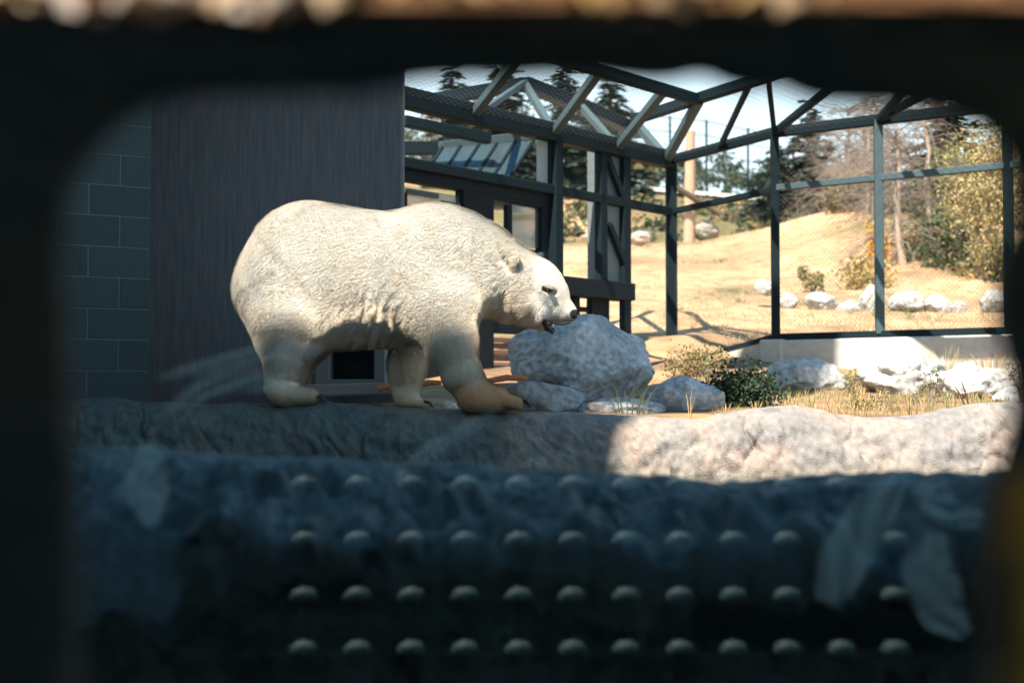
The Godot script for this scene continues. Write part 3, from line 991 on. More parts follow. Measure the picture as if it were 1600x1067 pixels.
func rocks() -> void:
	var grey := [Color(0.38, 0.42, 0.46), Color(0.66, 0.68, 0.70)]
	var dgrey := [Color(0.30, 0.33, 0.36), Color(0.45, 0.48, 0.5)]
	var white := [Color(0.46, 0.46, 0.44), Color(0.66, 0.65, 0.62)]
	rock_px("boulder", "large rounded blue-grey boulder under the bear's chin", 793, 491, 1027, 655, 11.0, 0.85, 105, grey, "", 48, 14, 0.25)
	rock_px("rock", "flat-topped grey block against the foot of the large boulder, beside the front paw", 768, 594, 916, 668, 9.95, 0.5, 202, dgrey, "", 26, 12)
	rock_px("rock", "small pale low rock in front of the large boulder, half hidden by the ledge", 902, 621, 1042, 672, 9.75, 0.4, 203, grey, "", 26)
	rock_px("rock", "lumpy blue-grey rock between the large boulder and the dark shrub", 998, 586, 1132, 672, 10.1, 0.55, 204, grey, "", 28)
	var g := "white rocks between ledge and concrete wall"
	rock_px("rock", "white sunlit rock just right of the dark shrub, under the fence wall", 1196, 559, 1322, 632, 12.2, 0.6, 205, white, g, 26)
	rock_px("rock", "widest white sunlit rock, second right of the dark shrub", 1335, 558, 1487, 634, 12.0, 0.7, 206, white, g, 26)
	rock_px("rock", "white rock with grey sloping top at the right edge, behind the ledge's crack", 1466, 566, 1592, 642, 11.4, 0.6, 207, white, g, 26, 12)
	rock_px("rock", "small grey rock low at the right end behind the ledge", 1556, 602, 1625, 645, 10.4, 0.4, 208, grey, g)
	var o := "pale rocks in a row on the grass slope beyond the fence"
	var far := [[1178, 437, 1216, 464, "small white rock farthest left in the row on the golden slope"], [1213, 456, 1247, 486, "low white rock just right of the fence corner post, on the slope"], [1258, 456, 1308, 492, "rounded white rock left of the leaning pair on the slope"], [1308, 468, 1350, 500, "low pale rock leaning at the foot of the upright rock"], [1341, 442, 1379, 498, "upright egg-shaped pale rock left of the middle fence post"], [1391, 453, 1447, 496, "wide pale rock just right of the middle fence post"], [1444, 459, 1488, 497, "white angular rock second right of the middle fence post"], [1487, 471, 1512, 494, "smallest pale rock between two white ones on the right of the slope"], [1532, 452, 1576, 494, "pale rock below the yellow tree, beside the right fence post"]]
	var k := 0
	for f in far:
		rock_px("rock", f[4], f[0], f[1], f[2], f[3], 20.5 - k * 0.12, (f[2] - f[0]) * 0.008, 300 + k, white, o, 14, 8)
		k += 1
	rock_px("rock", "pinkish rock on the terrace seen through the cage left of the corner post", 978, 360, 1018, 384, 38.0, 0.6, 330, [Color(0.6, 0.5, 0.45), Color(0.7, 0.62, 0.55)], "", 12)
	rock_px("rock", "flat pale rock on the terrace in the keeper building's big opening", 905, 366, 942, 380, 38.0, 0.6, 331, [Color(0.6, 0.5, 0.42), Color(0.7, 0.6, 0.5)], "", 12)
	rock_px("rock", "grey-tan boulder lying right of the log pole on the hill", 1085, 345, 1125, 378, 39.5, 0.7, 332, [Color(0.4, 0.36, 0.3), Color(0.5, 0.46, 0.38)], "", 14)

# ------------------------------------------------------------------ trees and the hill beyond
func fir(called: String, label: String, px: float, top_py: float, base_py: float, d: float, wide: float, sd: int, col: Color) -> void:
	var b := at(px, base_py, d)
	var h := at(px, top_py, d).y - b.y
	var t := thing(called, label, "tree", b, "firs on the hill")
	var r := RandomNumberGenerator.new()
	r.seed = sd
	var tr := MB.new()
	tr.tube([b, b + Vector3(0.02, h * 0.5, 0), b + Vector3(0, h * 0.97, 0)], [0.02 * h, 0.012 * h, 0.003 * h], 7)
	part(t, "trunk", tr.mesh(), M.bark)
	var m := MB.new()
	var levels := int(h * 4.0) + 12
	for l in levels:
		var f := 0.08 + 0.92 * l / float(levels)
		var y := b.y + h * f
		var rad: float = wide * (pow(1.0 - f, 0.75) + 0.02)
		var cnt := 5 + int(4.0 * (1.0 - f))
		for k in cnt:
			var a := r.randf() * TAU
			var o := Vector3(cos(a), r.randf_range(-0.35, 0.15), sin(a)).normalized()
			var ln := rad * r.randf_range(0.55, 1.15)
			var p := Vector3(b.x, y, b.z)
			var ns := 3 + int(ln * 4.0)
			for s in ns:
				var q: Vector3 = p + o * ln * (s + 0.6) / ns + Vector3(0, -0.12 * ln * pow((s + 0.5) / ns, 2.0), 0)
				for side in [-1.0, 0.0, 1.0]:
					var dir: Vector3 = (o + o.cross(Vector3.UP) * side * 0.9 + Vector3(r.randfn() * 0.2, r.randf_range(-0.35, 0.1), r.randfn() * 0.2)).normalized()
					var c := col * r.randf_range(0.6, 1.5)
					c.a = 1
					m.leaf(q, dir, dir.cross(Vector3(r.randfn() * 0.3, 1, r.randfn() * 0.3)).normalized(), ln / ns * 1.7 + 0.12, 0.10 + 0.05 * ln, c)
	part(t, "crown", m.mesh(), M.leaf)

func leafy(m: MB, c: Vector3, size: Vector3, clumps: int, per: int, ls: float, cols: Array, r: RandomNumberGenerator) -> void:
	for k in clumps:
		var u := Vector3(r.randfn(), r.randfn(), r.randfn()).normalized() * pow(r.randf(), 0.45)
		var o := c + u * size * 0.5
		var cr := r.randf_range(0.10, 0.2) * (size.x + size.y) * 0.5
		var tone: Color = cols[r.randi() % cols.size()]
		for j in per:
			var p := o + Vector3(r.randfn(), r.randfn(), r.randfn()) * cr * 0.55
			var dir := Vector3(r.randfn(), r.randfn() - 0.4, r.randfn()).normalized()
			var cc := tone * r.randf_range(0.75, 1.25)
			cc.a = 1
			m.leaf(p, dir, dir.cross(Vector3(r.randfn(), r.randfn(), r.randfn())).normalized(), ls * r.randf_range(0.7, 1.4), ls * 0.6, cc)

func bush(called: String, label: String, category: String, x0: float, y0: float, x1: float, y1: float, d: float, clumps: int, per: int, ls: float, cols: Array, sd: int, group := "", stems := true) -> Node3D:
	var s := d / F
	var r := RandomNumberGenerator.new()
	r.seed = sd
	var c := at((x0 + x1) / 2, (y0 + y1) / 2, d)
	var size := Vector3((x1 - x0) * s, (y1 - y0) * s, (x1 - x0) * s * 0.7)
	var base := c - Vector3(0, size.y * 0.5, 0)
	var t := thing(called, label, category, base, group)
	if stems:
		var st := MB.new()
		for k in 9:
			var e := c + Vector3(r.randf_range(-0.45, 0.45), r.randf_range(-0.1, 0.45), r.randf_range(-0.45, 0.45)) * size
			st.tube([base + Vector3(r.randfn() * 0.05 * size.x, -0.05, 0), base.lerp(e, 0.5) + Vector3(0, size.y * 0.06, 0), e], [0.012 * size.y + 0.004, 0.008 * size.y + 0.003, 0.002], 5)
		part(t, "stems", st.mesh(), M.twig)
	var m := MB.new()
	leafy(m, c, size, clumps, per, ls, cols, r)
	part(t, "foliage", m.mesh(), M.leaf)
	return t

func bare_tree(label: String, px: float, top_py: float, base_py: float, d: float, lean: float, branches: int, reach: float, rad: float, sd: int, m: Material) -> void:
	var b := at(px, base_py, d)
	var e := at(px + lean, top_py, d)
	var r := RandomNumberGenerator.new()
	r.seed = sd
	var t := thing("bare_tree", label, "tree", b, "bare trees at the right of the slope")
	var tr := MB.new()
	var pts := []
	var rads := []
	for k in 6:
		var f := k / 5.0
		pts.append(b.lerp(e, f) + Vector3(r.randfn() * 0.05, 0, r.randfn() * 0.05))
		rads.append(rad * (1.0 - 0.75 * f))
	tr.tube(pts, rads, 8)
	part(t, "trunk", tr.mesh(), m)
	var tw := MB.new()
	for k in branches:
		var f := r.randf_range(0.12, 0.98)
		var p := b.lerp(e, f)
		var a := r.randf() * TAU
		var o := Vector3(cos(a), r.randf_range(-0.5, 0.5), sin(a)).normalized()
		var ln := reach * r.randf_range(0.4, 1.0) * (1.15 - f * 0.7)
		var tip := p + o * ln + Vector3(0, -0.15 * ln, 0)
		var md := p + o * ln * 0.5 + Vector3(0, 0.04 * ln, 0)
		tw.tube([p, md, tip], [0.016, 0.010, 0.004], 4, Color.WHITE, false)
		for j in 7:
			var q := p.lerp(tip, r.randf_range(0.25, 1.0))
			var o2 := (o * 0.5 + Vector3(r.randfn(), r.randfn() - 0.5, r.randfn()) * 0.7).normalized()
			tw.tube([q, q + o2 * ln * r.randf_range(0.15, 0.4)], [0.006, 0.003], 3, Color.WHITE, false)
	part(t, "twigs", tw.mesh(), M.twig)

func background() -> void:
	var dg := Color(0.030, 0.052, 0.040)
	fir("fir_tree", "tall narrow dark fir on the skyline right of the fence corner post", 1262, 150, 345, 46.0, 1.5, 1, dg)
	fir("fir_tree", "shorter dark fir behind the fence corner post", 1215, 222, 345, 48.0, 1.5, 2, dg)
	fir("fir_tree", "dark fir at the right foot of the tall narrow fir", 1290, 215, 345, 45.0, 1.4, 21, dg)
	fir("fir_tree", "dark fir seen through the roof struts above the bear's head", 955, 100, 300, 55.0, 1.9, 3, dg * 1.2)
	fir("fir_tree", "dark fir seen through the mesh roof left of the first strut", 885, 70, 300, 58.0, 1.9, 4, dg)
	fir("fir_tree", "fir rising behind the far ridge of the cage roof", 785, 60, 300, 52.0, 1.8, 5, dg)
	fir("fir_tree", "thin fir close to the concrete wall's top right corner", 706, 66, 300, 56.0, 1.2, 6, dg)
	fir("fir_tree", "dark fir inside the right woodland beside the yellow tree", 1478, 120, 430, 34.0, 1.9, 7, dg)
	fir("fir_tree", "dark fir at the far right behind the yellow tree", 1600, 90, 430, 36.0, 2.2, 8, dg)
	# skyline scrub
	var r := RandomNumberGenerator.new()
	r.seed = 99
	var m := MB.new()
	for k in 46:
		var px := 640.0 + k * 15.0
		var c := at(px + r.randf_range(-8, 8), lookup([[640, 232], [900, 252], [1000, 262], [1100, 272], [1200, 285], [1330, 300]], px) + r.randf_range(-8, 10), 74.0 + r.randf_range(-4, 4))
		leafy(m, c, Vector3(1.6, 2.4, 1.6), 9, 26, 0.24, [Color(0.05, 0.075, 0.045), Color(0.08, 0.10, 0.05), Color(0.04, 0.06, 0.045)], r)
	solo("skyline_scrub", m.mesh(), M.leaf, "band of dark green scrub along the hill crest above the gravel path", "scrub", "", "stuff")
	var mb := MB.new()
	for k in 60:
		var px := r.randf_range(860, 1290)
		var d := r.randf_range(42.0, 54.0)
		var x := (px - 800.0) / F * d
		leafy(mb, Vector3(x, hill(x, -d) + 0.12, -d), Vector3(1.7, 0.5, 1.2), 7, 16, 0.2, [Color(0.07, 0.10, 0.055), Color(0.12, 0.13, 0.06), Color(0.22, 0.17, 0.08)], r)
	solo("hillside_weeds", mb.mesh(), M.leaf, "patches of green weeds on the bank below the gravel path", "weeds", "", "stuff")
	# log pole with a cross log
	var pb := at(1077, 374, 39.5)
	var pt := at(1079, 205, 39.5)
	var lp := MB.new()
	lp.tube([pb - Vector3(0, 0.2, 0), pb.lerp(pt, 0.5), pt], [0.165, 0.15, 0.135], 14)
	solo("log_pole", lp.mesh(), M.log, "tall peeled log pole standing on the terrace behind the cage", "pole")
	var lg := MB.new()
	lg.tube([at(1055, 292, 39.0), at(1090, 313, 39.0), at(1126, 336, 39.0)], [0.09, 0.085, 0.07], 9)
	solo("fallen_log", lg.mesh(), M.bark, "dark log leaning across in front of the peeled pole", "log")
	# skyline fence
	var fn := thing("hilltop_fence", "thin tall wire fence on the hilltop skyline behind the log pole", "fence", at(1105, 290, 62.0))
	var tops := [[985, 176], [1047, 181], [1104, 187], [1169, 200], [1240, 214]]
	for p in tops:
		var q := MB.new()
		q.bar(at(p[0], 300, 62.0), at(p[0], p[1], 62.0), 0.09, 0.09)
		part(fn, "post", q.mesh(), M.steel)
	for k in tops.size() - 1:
		for dy in [0.0, 22.0, 48.0]:
			var q := MB.new()
			q.wire(at(tops[k][0], tops[k][1] + 3 + dy, 62.0), at(tops[k + 1][0], tops[k + 1][1] + 3 + dy, 62.0), 0.02)
			part(fn, "wire", q.mesh(), M.steel)
	# woodland at the right
	bare_tree("thin pale trunk left of the middle fence post, leftmost of the pair", 1360, 150, 345, 34.0, 2, 90, 1.9, 0.07, 61, M.pale_bark)
	bare_tree("thin pale trunk close left of the middle fence post", 1374, 140, 350, 33.0, -4, 80, 1.8, 0.07, 62, M.pale_bark)
	bare_tree("pale straight trunk just right of the middle fence post", 1408, 130, 425, 27.0, -14, 90, 1.7, 0.085, 63, M.pale_bark)
	bare_tree("pale slim trunk midway between the two right fence posts", 1458, 120, 400, 28.0, -14, 90, 1.6, 0.075, 64, M.pale_bark)
	bare_tree("bushy bare grey tree right of the dark firs", 1330, 165, 345, 38.0, -6, 130, 2.4, 0.08, 65, M.twig)
	bare_tree("tangled bare grey tree between firs and pale trunks", 1345, 150, 345, 40.0, 10, 120, 2.4, 0.08, 66, M.twig)
	var yl := [Color(0.46, 0.34, 0.14), Color(0.40, 0.34, 0.16), Color(0.26, 0.25, 0.11), Color(0.52, 0.40, 0.20)]
	var gl := [Color(0.07, 0.10, 0.05), Color(0.10, 0.13, 0.06), Color(0.16, 0.16, 0.07)]
	var mx := [Color(0.22, 0.19, 0.08), Color(0.12, 0.14, 0.07), Color(0.45, 0.31, 0.10)]
	var yt := bush("yellow_tree", "yellow-leaved autumn tree at the right behind the fence", "tree", 1480, 185, 1610, 400, 25.0, 110, 80, 0.062, yl, 71)
	var yb := MB.new()
	yb.tube([at(1545, 470, 25.0), at(1540, 330, 25.0), at(1548, 210, 25.0)], [0.09, 0.06, 0.02], 8)
	part(yt, "trunk", yb.mesh(), M.pale_bark)
	bush("green_shrub", "dark green shrub under the yellow tree, left side", "shrub", 1440, 300, 1520, 450, 26.5, 50, 40, 0.09, gl, 72)
	bush("green_shrub", "dark green undergrowth right of the pale straight trunk", "shrub", 1405, 345, 1470, 455, 27.5, 40, 36, 0.09, mx, 73)
	bush("green_shrub", "green and yellow shrub at the foot of the yellow tree", "shrub", 1500, 370, 1600, 468, 24.0, 50, 36, 0.075, mx, 74)
	bush("green_shrub", "tall olive and yellow shrub behind the pale slim trunk", "shrub", 1425, 235, 1505, 400, 29.0, 60, 44, 0.09, [Color(0.14, 0.16, 0.06), Color(0.3, 0.25, 0.09), Color(0.09, 0.12, 0.05)], 82)
	bush("green_shrub", "grey green shrub between the middle fence post and the dark firs", "shrub", 1290, 270, 1372, 350, 36.0, 50, 40, 0.10, [Color(0.12, 0.13, 0.07), Color(0.2, 0.17, 0.09), Color(0.3, 0.22, 0.1)], 83)
	bush("orange_shrub", "orange autumn shrub just left of the middle fence post", "shrub", 1350, 345, 1390, 410, 27.0, 22, 36, 0.08, [Color(0.62, 0.30, 0.05), Color(0.5, 0.33, 0.1)], 75)
	bush("yellow_shrub", "yellow green shrub above the rounded white rocks on the slope", "shrub", 1305, 395, 1395, 470, 24.0, 42, 34, 0.07, [Color(0.36, 0.27, 0.10), Color(0.2, 0.2, 0.09), Color(0.5, 0.34, 0.12)], 76)
	bush("low_shrub", "low green shrub right of the fence corner post on the slope", "shrub", 1245, 415, 1290, 465, 23.0, 20, 26, 0.06, [Color(0.3, 0.26, 0.12), Color(0.16, 0.18, 0.09)], 77)
	bush("dark_wood", "dense dark green wood filling the gaps behind the right trunks", "wood", 1400, 210, 1560, 420, 37.0, 120, 40, 0.16, gl, 78).set_meta("kind", "stuff")
	bush("brown_wood", "brown grey thicket behind the bare trees", "wood", 1295, 235, 1400, 345, 44.0, 60, 36, 0.14, [Color(0.20, 0.16, 0.12), Color(0.12, 0.11, 0.08), Color(0.27, 0.2, 0.12)], 79).set_meta("kind", "stuff")
	bush("grey_wood", "distant grey green trees behind the glass roof of the keeper's building", "wood", 640, 150, 860, 300, 60.0, 90, 36, 0.26, [Color(0.10, 0.12, 0.10), Color(0.14, 0.14, 0.11), Color(0.2, 0.17, 0.12)], 80, "", false).set_meta("kind", "stuff")
	bush("olive_wood", "olive shrubs on the hill seen through the big opening", "wood", 860, 225, 1035, 295, 66.0, 60, 36, 0.24, [Color(0.10, 0.12, 0.07), Color(0.17, 0.16, 0.08), Color(0.5, 0.25, 0.05)], 81, "", false).set_meta("kind", "stuff")

# ------------------------------------------------------------------ plants in the yard
func grass_clump(label: String, px: float, base_py: float, top_py: float, d: float, spread: float, n: int, cols: Array, sd: int) -> void:
	var r := RandomNumberGenerator.new()
	r.seed = sd
	var b := at(px, base_py, d)
	var h := at(px, top_py, d).y - b.y
	var m := MB.new()
	for k in n:
		var a := r.randf() * TAU
		var p := b + Vector3(cos(a), 0, sin(a)) * spread * 0.4 * sqrt(r.randf())
		var ln := h * r.randf_range(0.45, 1.05)
		var o := Vector3(cos(a), 0, sin(a)) * ln * r.randf_range(0.1, 0.6)
		var c: Color = cols[r.randi() % cols.size()] * r.randf_range(0.8, 1.2)
		c.a = 1
		var w := 0.0022 + 0.001 * r.randf()
		m.tube([p, p + Vector3(0, ln * 0.55, 0) + o * 0.3, p + Vector3(0, ln * 0.9, 0) + o], [w, w * 0.8, 0.0006], 3, c, false)
	var t := solo("grass_clump", m.mesh(), M.grass, label, "grass", "grass clumps in the yard")

func plants() -> void:
	var gl := [Color(0.035, 0.060, 0.032), Color(0.05, 0.075, 0.035), Color(0.025, 0.045, 0.03)]
	bush("dark_shrub", "dark green bushy shrub behind the ledge, left of the white rocks", "shrub", 1105, 568, 1212, 668, 10.2, 85, 40, 0.035, gl, 401)
	bush("small_weed", "small leafy weed in front of the widest white rock", "weed", 1432, 575, 1482, 640, 10.6, 12, 18, 0.022, [Color(0.10, 0.13, 0.06), Color(0.2, 0.17, 0.08)], 402)
	bush("small_weed", "small green weed in the gap between the first two white rocks", "weed", 1318, 568, 1345, 625, 11.4, 10, 16, 0.022, [Color(0.16, 0.2, 0.08), Color(0.3, 0.27, 0.12)], 403)
	bush("dry_weed", "brown dry weed at the right end of the ledge", "weed", 1575, 545, 1625, 632, 10.0, 16, 18, 0.022, [Color(0.28, 0.16, 0.08), Color(0.2, 0.13, 0.07)], 404)
	bush("fence_weed", "low green weeds along the bottom of the cage corner", "weed", 1035, 535, 1140, 590, 14.0, 34, 30, 0.035, [Color(0.12, 0.14, 0.06), Color(0.3, 0.22, 0.09), Color(0.2, 0.17, 0.07)], 405)
	bush("low_weed", "low green weed lying before the white rocks in the yard", "weed", 1290, 622, 1420, 655, 9.9, 30, 26, 0.024, [Color(0.10, 0.12, 0.05), Color(0.22, 0.2, 0.08), Color(0.4, 0.27, 0.12)], 406)
	var st := [Color(0.55, 0.42, 0.24), Color(0.4, 0.3, 0.17)]
	var gs := [Color(0.10, 0.13, 0.07), Color(0.2, 0.2, 0.1)]
	grass_clump("two tall thin dry grass stems rising from the sunlit ledge edge", 1078, 656, 588, 8.95, 0.03, 5, st, 411)
	grass_clump("wispy green grass in front of the large boulder", 985, 652, 572, 9.4, 0.3, 26, [Color(0.07, 0.10, 0.06), Color(0.13, 0.14, 0.08)], 412)
	grass_clump("straw coloured grass behind the widest white rock's right end", 1478, 600, 535, 12.6, 0.4, 120, [Color(0.5, 0.42, 0.22), Color(0.35, 0.33, 0.15)], 413)
	grass_clump("pale dry grass in the dip of the sunlit ledge", 1345, 655, 622, 9.4, 0.45, 90, st, 414)
	grass_clump("short dry grass at the left foot of the ledge's right hump", 1420, 654, 628, 9.5, 0.4, 70, [Color(0.45, 0.34, 0.18), Color(0.2, 0.2, 0.09)], 415)
	grass_clump("pale seed heads standing left of the dark shrub", 1128, 615, 565, 10.6, 0.12, 40, [Color(0.6, 0.52, 0.34)], 416)
	grass_clump("straw grass against the fence wall at the right", 1552, 575, 548, 12.6, 0.4, 70, st, 417)
	# dark twigs on the right hump
	var q := MB.new()
	q.tube([at(1508, 634, 8.75), at(1500, 615, 8.75), at(1492, 603, 8.74)], [0.006, 0.005, 0.002], 5)
	q.tube([at(1514, 634, 8.75), at(1508, 610, 8.75), at(1503, 596, 8.74)], [0.006, 0.005, 0.002], 5)
	solo("dark_sprig", q.mesh(), M.bark, "two dark bare sprigs sticking up from the ledge near its crack", "sprig")
	# orange sticks
	var om := mat("peeled orange wood", Color(0.50, 0.22, 0.10), 0.7)
	var sticks := [[[640, 606], [690, 600], [668, 598], "short orange peeled stick behind the far front leg"], [[758, 596], [792, 590], [826, 592], "longer orange peeled stick lying on the grey block beside the front paw"], [[590, 607], [615, 603], [640, 604], "rusty brown stick on the soil under the bear's belly"]]
	for s in sticks:
		var sb := MB.new()
		var d := 9.75
		sb.tube([at(s[0][0], s[0][1], d), at(s[1][0] if s[1][0] < s[2][0] else s[2][0], s[1][1] if s[1][0] < s[2][0] else s[2][1], d), at(s[2][0] if s[1][0] < s[2][0] else s[1][0], s[2][1], d)], [0.019, 0.022, 0.016], 9)
		solo("peeled_stick", sb.mesh(), om, s[3], "stick", "peeled sticks on the soil")
	# pale stone near the front paw and leaf litter
	rock_px("stone", "small pale flat stone between the two front legs on the ledge", 678, 626, 716, 645, 9.1, 0.12, 421, [Color(0.55, 0.58, 0.58), Color(0.7, 0.72, 0.7)], "", 12)
	var lm := MB.new()
	var r := RandomNumberGenerator.new()
	r.seed = 77
	for k in 500:
		var px := r.randf_range(240, 760)
		var d := r.randf_range(9.05, 10.2)
		var x := (px - 800.0) / F * d
		var a := r.randf() * TAU
		var c := Color(0.22, 0.12, 0.08).lerp(Color(0.12, 0.09, 0.07), r.randf())
		lm.leaf(Vector3(x, hill(x, -d) + r.randf_range(0.0, 0.02), -d), Vector3(cos(a), r.randf_range(-0.1, 0.4), sin(a)).normalized(), Vector3(-sin(a), 0.1, cos(a)), 0.06, 0.035, c)
	solo("leaf_litter", lm.mesh(), M.leaf, "brown fallen leaves on the shaded soil behind the bear", "leaves", "", "stuff")

# ------------------------------------------------------------------ the bear
const BD := 8.7
var ba := []
var bd := []
var br := []
var bz := []
var bk := []
var cut_a := []
var fold_n: FastNoiseLite

func bone(x0: float, y0: float, r0: float, x1: float, y1: float, r1: float, z0 := 0.0, z1 := 0.0, zs := 1.0, k := 0.06) -> void:
	var s := BD / F
	var a := at(x0, y0, BD - z0 * s)
	var b := at(x1, y1, BD - z1 * s)
	a.z /= zs
	b.z /= zs
	ba.append(a); bd.append(b - a); br.append(Vector2(r0 * s, (r1 - r0) * s)); bz.append(1.0 / zs); bk.append(k)

func field(p: Vector3, list: PackedInt32Array) -> float:
	var d := 1e3
	for i in list:
		var q := p
		q.z *= bz[i]
		q -= ba[i]
		var ab: Vector3 = bd[i]
		var l := ab.length_squared()
		var t := clampf(q.dot(ab) / l, 0.0, 1.0) if l > 1e-9 else 0.0
		var rr: Vector2 = br[i]
		var e := (q - ab * t).length() - rr.x - rr.y * t
		var k: float = bk[i]
		var h := maxf(k - absf(d - e), 0.0) / k
		d = minf(d, e) - h * h * k * 0.25
	for c in cut_a:
		var q: Vector3 = p - c[0]
		q.z *= c[3]
		var ab: Vector3 = c[1]
		var t := clampf(q.dot(ab) / ab.length_squared(), 0.0, 1.0)
		var e := (q - ab * t).length() - (c[2] as float)
		if -e > d - 0.006:
			var h := maxf(0.006 - absf(d + e), 0.0) / 0.006
			d = maxf(d, -e) + h * h * 0.0015
	return d

func cut(x0: float, y0: float, x1: float, y1: float, r: float, z0: float, z1: float, zs := 1.0) -> void:
	var s := BD / F
	var a := at(x0, y0, BD - z0 * s)
	cut_a.append([a, at(x1, y1, BD - z1 * s) - a, r * s, 1.0 / zs])

func folds(p: Vector3) -> float:
	var q := to_px(p)
	var e := fold_n.get_noise_3d(p.x * 1.0, p.y * 0.45, p.z) * 0.0015
	var w := smoothstep(540.0, 590.0, q.x) * (1.0 - smoothstep(625.0, 650.0, q.x)) * smoothstep(395.0, 450.0, q.y) * (1.0 - smoothstep(535.0, 560.0, q.y))
	if w > 0.0 and p.z > -BD:
		var u := (q.x + (q.y - 450.0) * 0.28 + fold_n.get_noise_2d(q.x * 0.004, q.y * 0.0022) * 13.0) / 21.0
		e += w * 0.0065 * pow(absf(sin(u * PI)), 0.8) - w * 0.0035
	return e

var inset_on := true
# room for the coat: the skin lies this far inside the outline
func inset(p: Vector3) -> float:
	var q := to_px(p)
	var e := lerpf(0.024, 0.006, smoothstep(700.0, 790.0, q.x))
	return lerpf(e, 0.004, smoothstep(560.0, 610.0, q.y))

func nets(lo: Vector3, hi: Vector3, cell: float, detail: bool, V: PackedVector3Array, I: PackedInt32Array) -> void:
	var n := Vector3i(((hi - lo) / cell).ceil()) + Vector3i.ONE
	n = Vector3i((n.x + 7) / 8 * 8, (n.y + 7) / 8 * 8, (n.z + 7) / 8 * 8)
	var sx := n.y * n.z
	var sy := n.z
	var val := PackedFloat32Array()
	val.resize(n.x * n.y * n.z)
	val.fill(1e3)
	var all := PackedInt32Array()
	for i in ba.size():
		all.append(i)
	var hd := cell * 8 * 0.87
	var act := []
	for bx in n.x / 8:
		for by in n.y / 8:
			for bzz in n.z / 8:
				var c := lo + Vector3(bx * 8 + 3.5, by * 8 + 3.5, bzz * 8 + 3.5) * cell
				var d := field(c, all)
				if absf(d) > hd * 1.5 + 0.05:
					continue
				var list := PackedInt32Array()
				for i in ba.size():
					if field_one(c, i) < maxf(d, 0.0) + hd * 2.2 + 0.07:
						list.append(i)
				act.append(Vector3i(bx * 8, by * 8, bzz * 8))
				for x in 8:
					for y in 8:
						var id := (bx * 8 + x) * sx + (by * 8 + y) * sy + bzz * 8
						for z in 8:
							var p := lo + Vector3(bx * 8 + x, by * 8 + y, bzz * 8 + z) * cell
							var f := field(p, list)
							if absf(f) < 0.15 and inset_on:
								f += inset(p)
							if absf(f) < 0.05 and detail:
								f += folds(p)
							val[id + z] = f
	var vid := PackedInt32Array()
	vid.resize(val.size())
	vid.fill(-1)
	var co := [0, 1, sy, sy + 1, sx, sx + 1, sx + sy, sx + sy + 1]
	var cells := PackedInt32Array()
	for b: Vector3i in act:
		for x in range(b.x, mini(b.x + 8, n.x - 1)):
			for y in range(b.y, mini(b.y + 8, n.y - 1)):
				for z in range(b.z, mini(b.z + 8, n.z - 1)):
					var id := x * sx + y * sy + z
					var v0 := val[id]
					if absf(v0) > cell * 3.5:
						continue
					var cnt := 0
					var bad := false
					for o: int in co:
						var w := val[id + o]
						if w < 0.0: cnt += 1
						if w > 500.0: bad = true
					if bad or cnt == 0 or cnt == 8:
						continue
					var sum := Vector3.ZERO
					var num := 0
					for e: Array in EDGES:
						var a := val[id + (co[e[0]] as int)]
						var c := val[id + (co[e[1]] as int)]
						if (a < 0.0) != (c < 0.0):
							sum += (CORN[e[0]] as Vector3).lerp(CORN[e[1]], a / (a - c))
							num += 1
					vid[id] = V.size()
					V.append(lo + (Vector3(x, y, z) + sum / num) * cell)
					cells.append(id)
	for id in cells:
		var a := val[id]
		# x edge
		for ax in 3:
			var st: int = [sx, sy, 1][ax]
			var s1: int = [sy, 1, sx][ax]
			var s2: int = [1, sx, sy][ax]
			var c := val[id + st]
			if (a < 0.0) == (c < 0.0) or id - s1 - s2 < 0:
				continue
			var v0 := vid[id]
			var v1 := vid[id - s1]
			var v2 := vid[id - s1 - s2]
			var v3_ := vid[id - s2]
			if v1 < 0 or v2 < 0 or v3_ < 0:
				continue
			if a < 0.0:
				I.append_array(PackedInt32Array([v0, v1, v2, v0, v2, v3_]))
			else:
				I.append_array(PackedInt32Array([v0, v2, v1, v0, v3_, v2]))

const CORN := [Vector3(0, 0, 0), Vector3(0, 0, 1), Vector3(0, 1, 0), Vector3(0, 1, 1), Vector3(1, 0, 0), Vector3(1, 0, 1), Vector3(1, 1, 0), Vector3(1, 1, 1)]
const EDGES := [[0, 1], [2, 3], [4, 5], [6, 7], [0, 2], [1, 3], [4, 6], [5, 7], [0, 4], [1, 5], [2, 6], [3, 7]]

func field_one(p: Vector3, i: int) -> float:
	var q := p
	q.z *= bz[i]
	q -= ba[i]
	var ab: Vector3 = bd[i]
	var l := ab.length_squared()
	var t := clampf(q.dot(ab) / l, 0.0, 1.0) if l > 1e-9 else 0.0
	return (q - ab * t).length() - br[i].x - br[i].y * t

# the first point of the bear along the sight line through a pixel
func skin_at(px: float, py: float) -> Vector3:
	var all := PackedInt32Array()
	for i in ba.size():
		all.append(i)
	var o := at(px, py, BD - 0.8)
	var e := at(px, py, BD + 0.6)
	var best := e
	var bm := 1e9
	for k in 700:
		var p := o.lerp(e, k / 700.0)
		var f := field(p, all)
		if f < 0.0:
			return p
		if f < bm:
			bm = f
			best = p
	return best

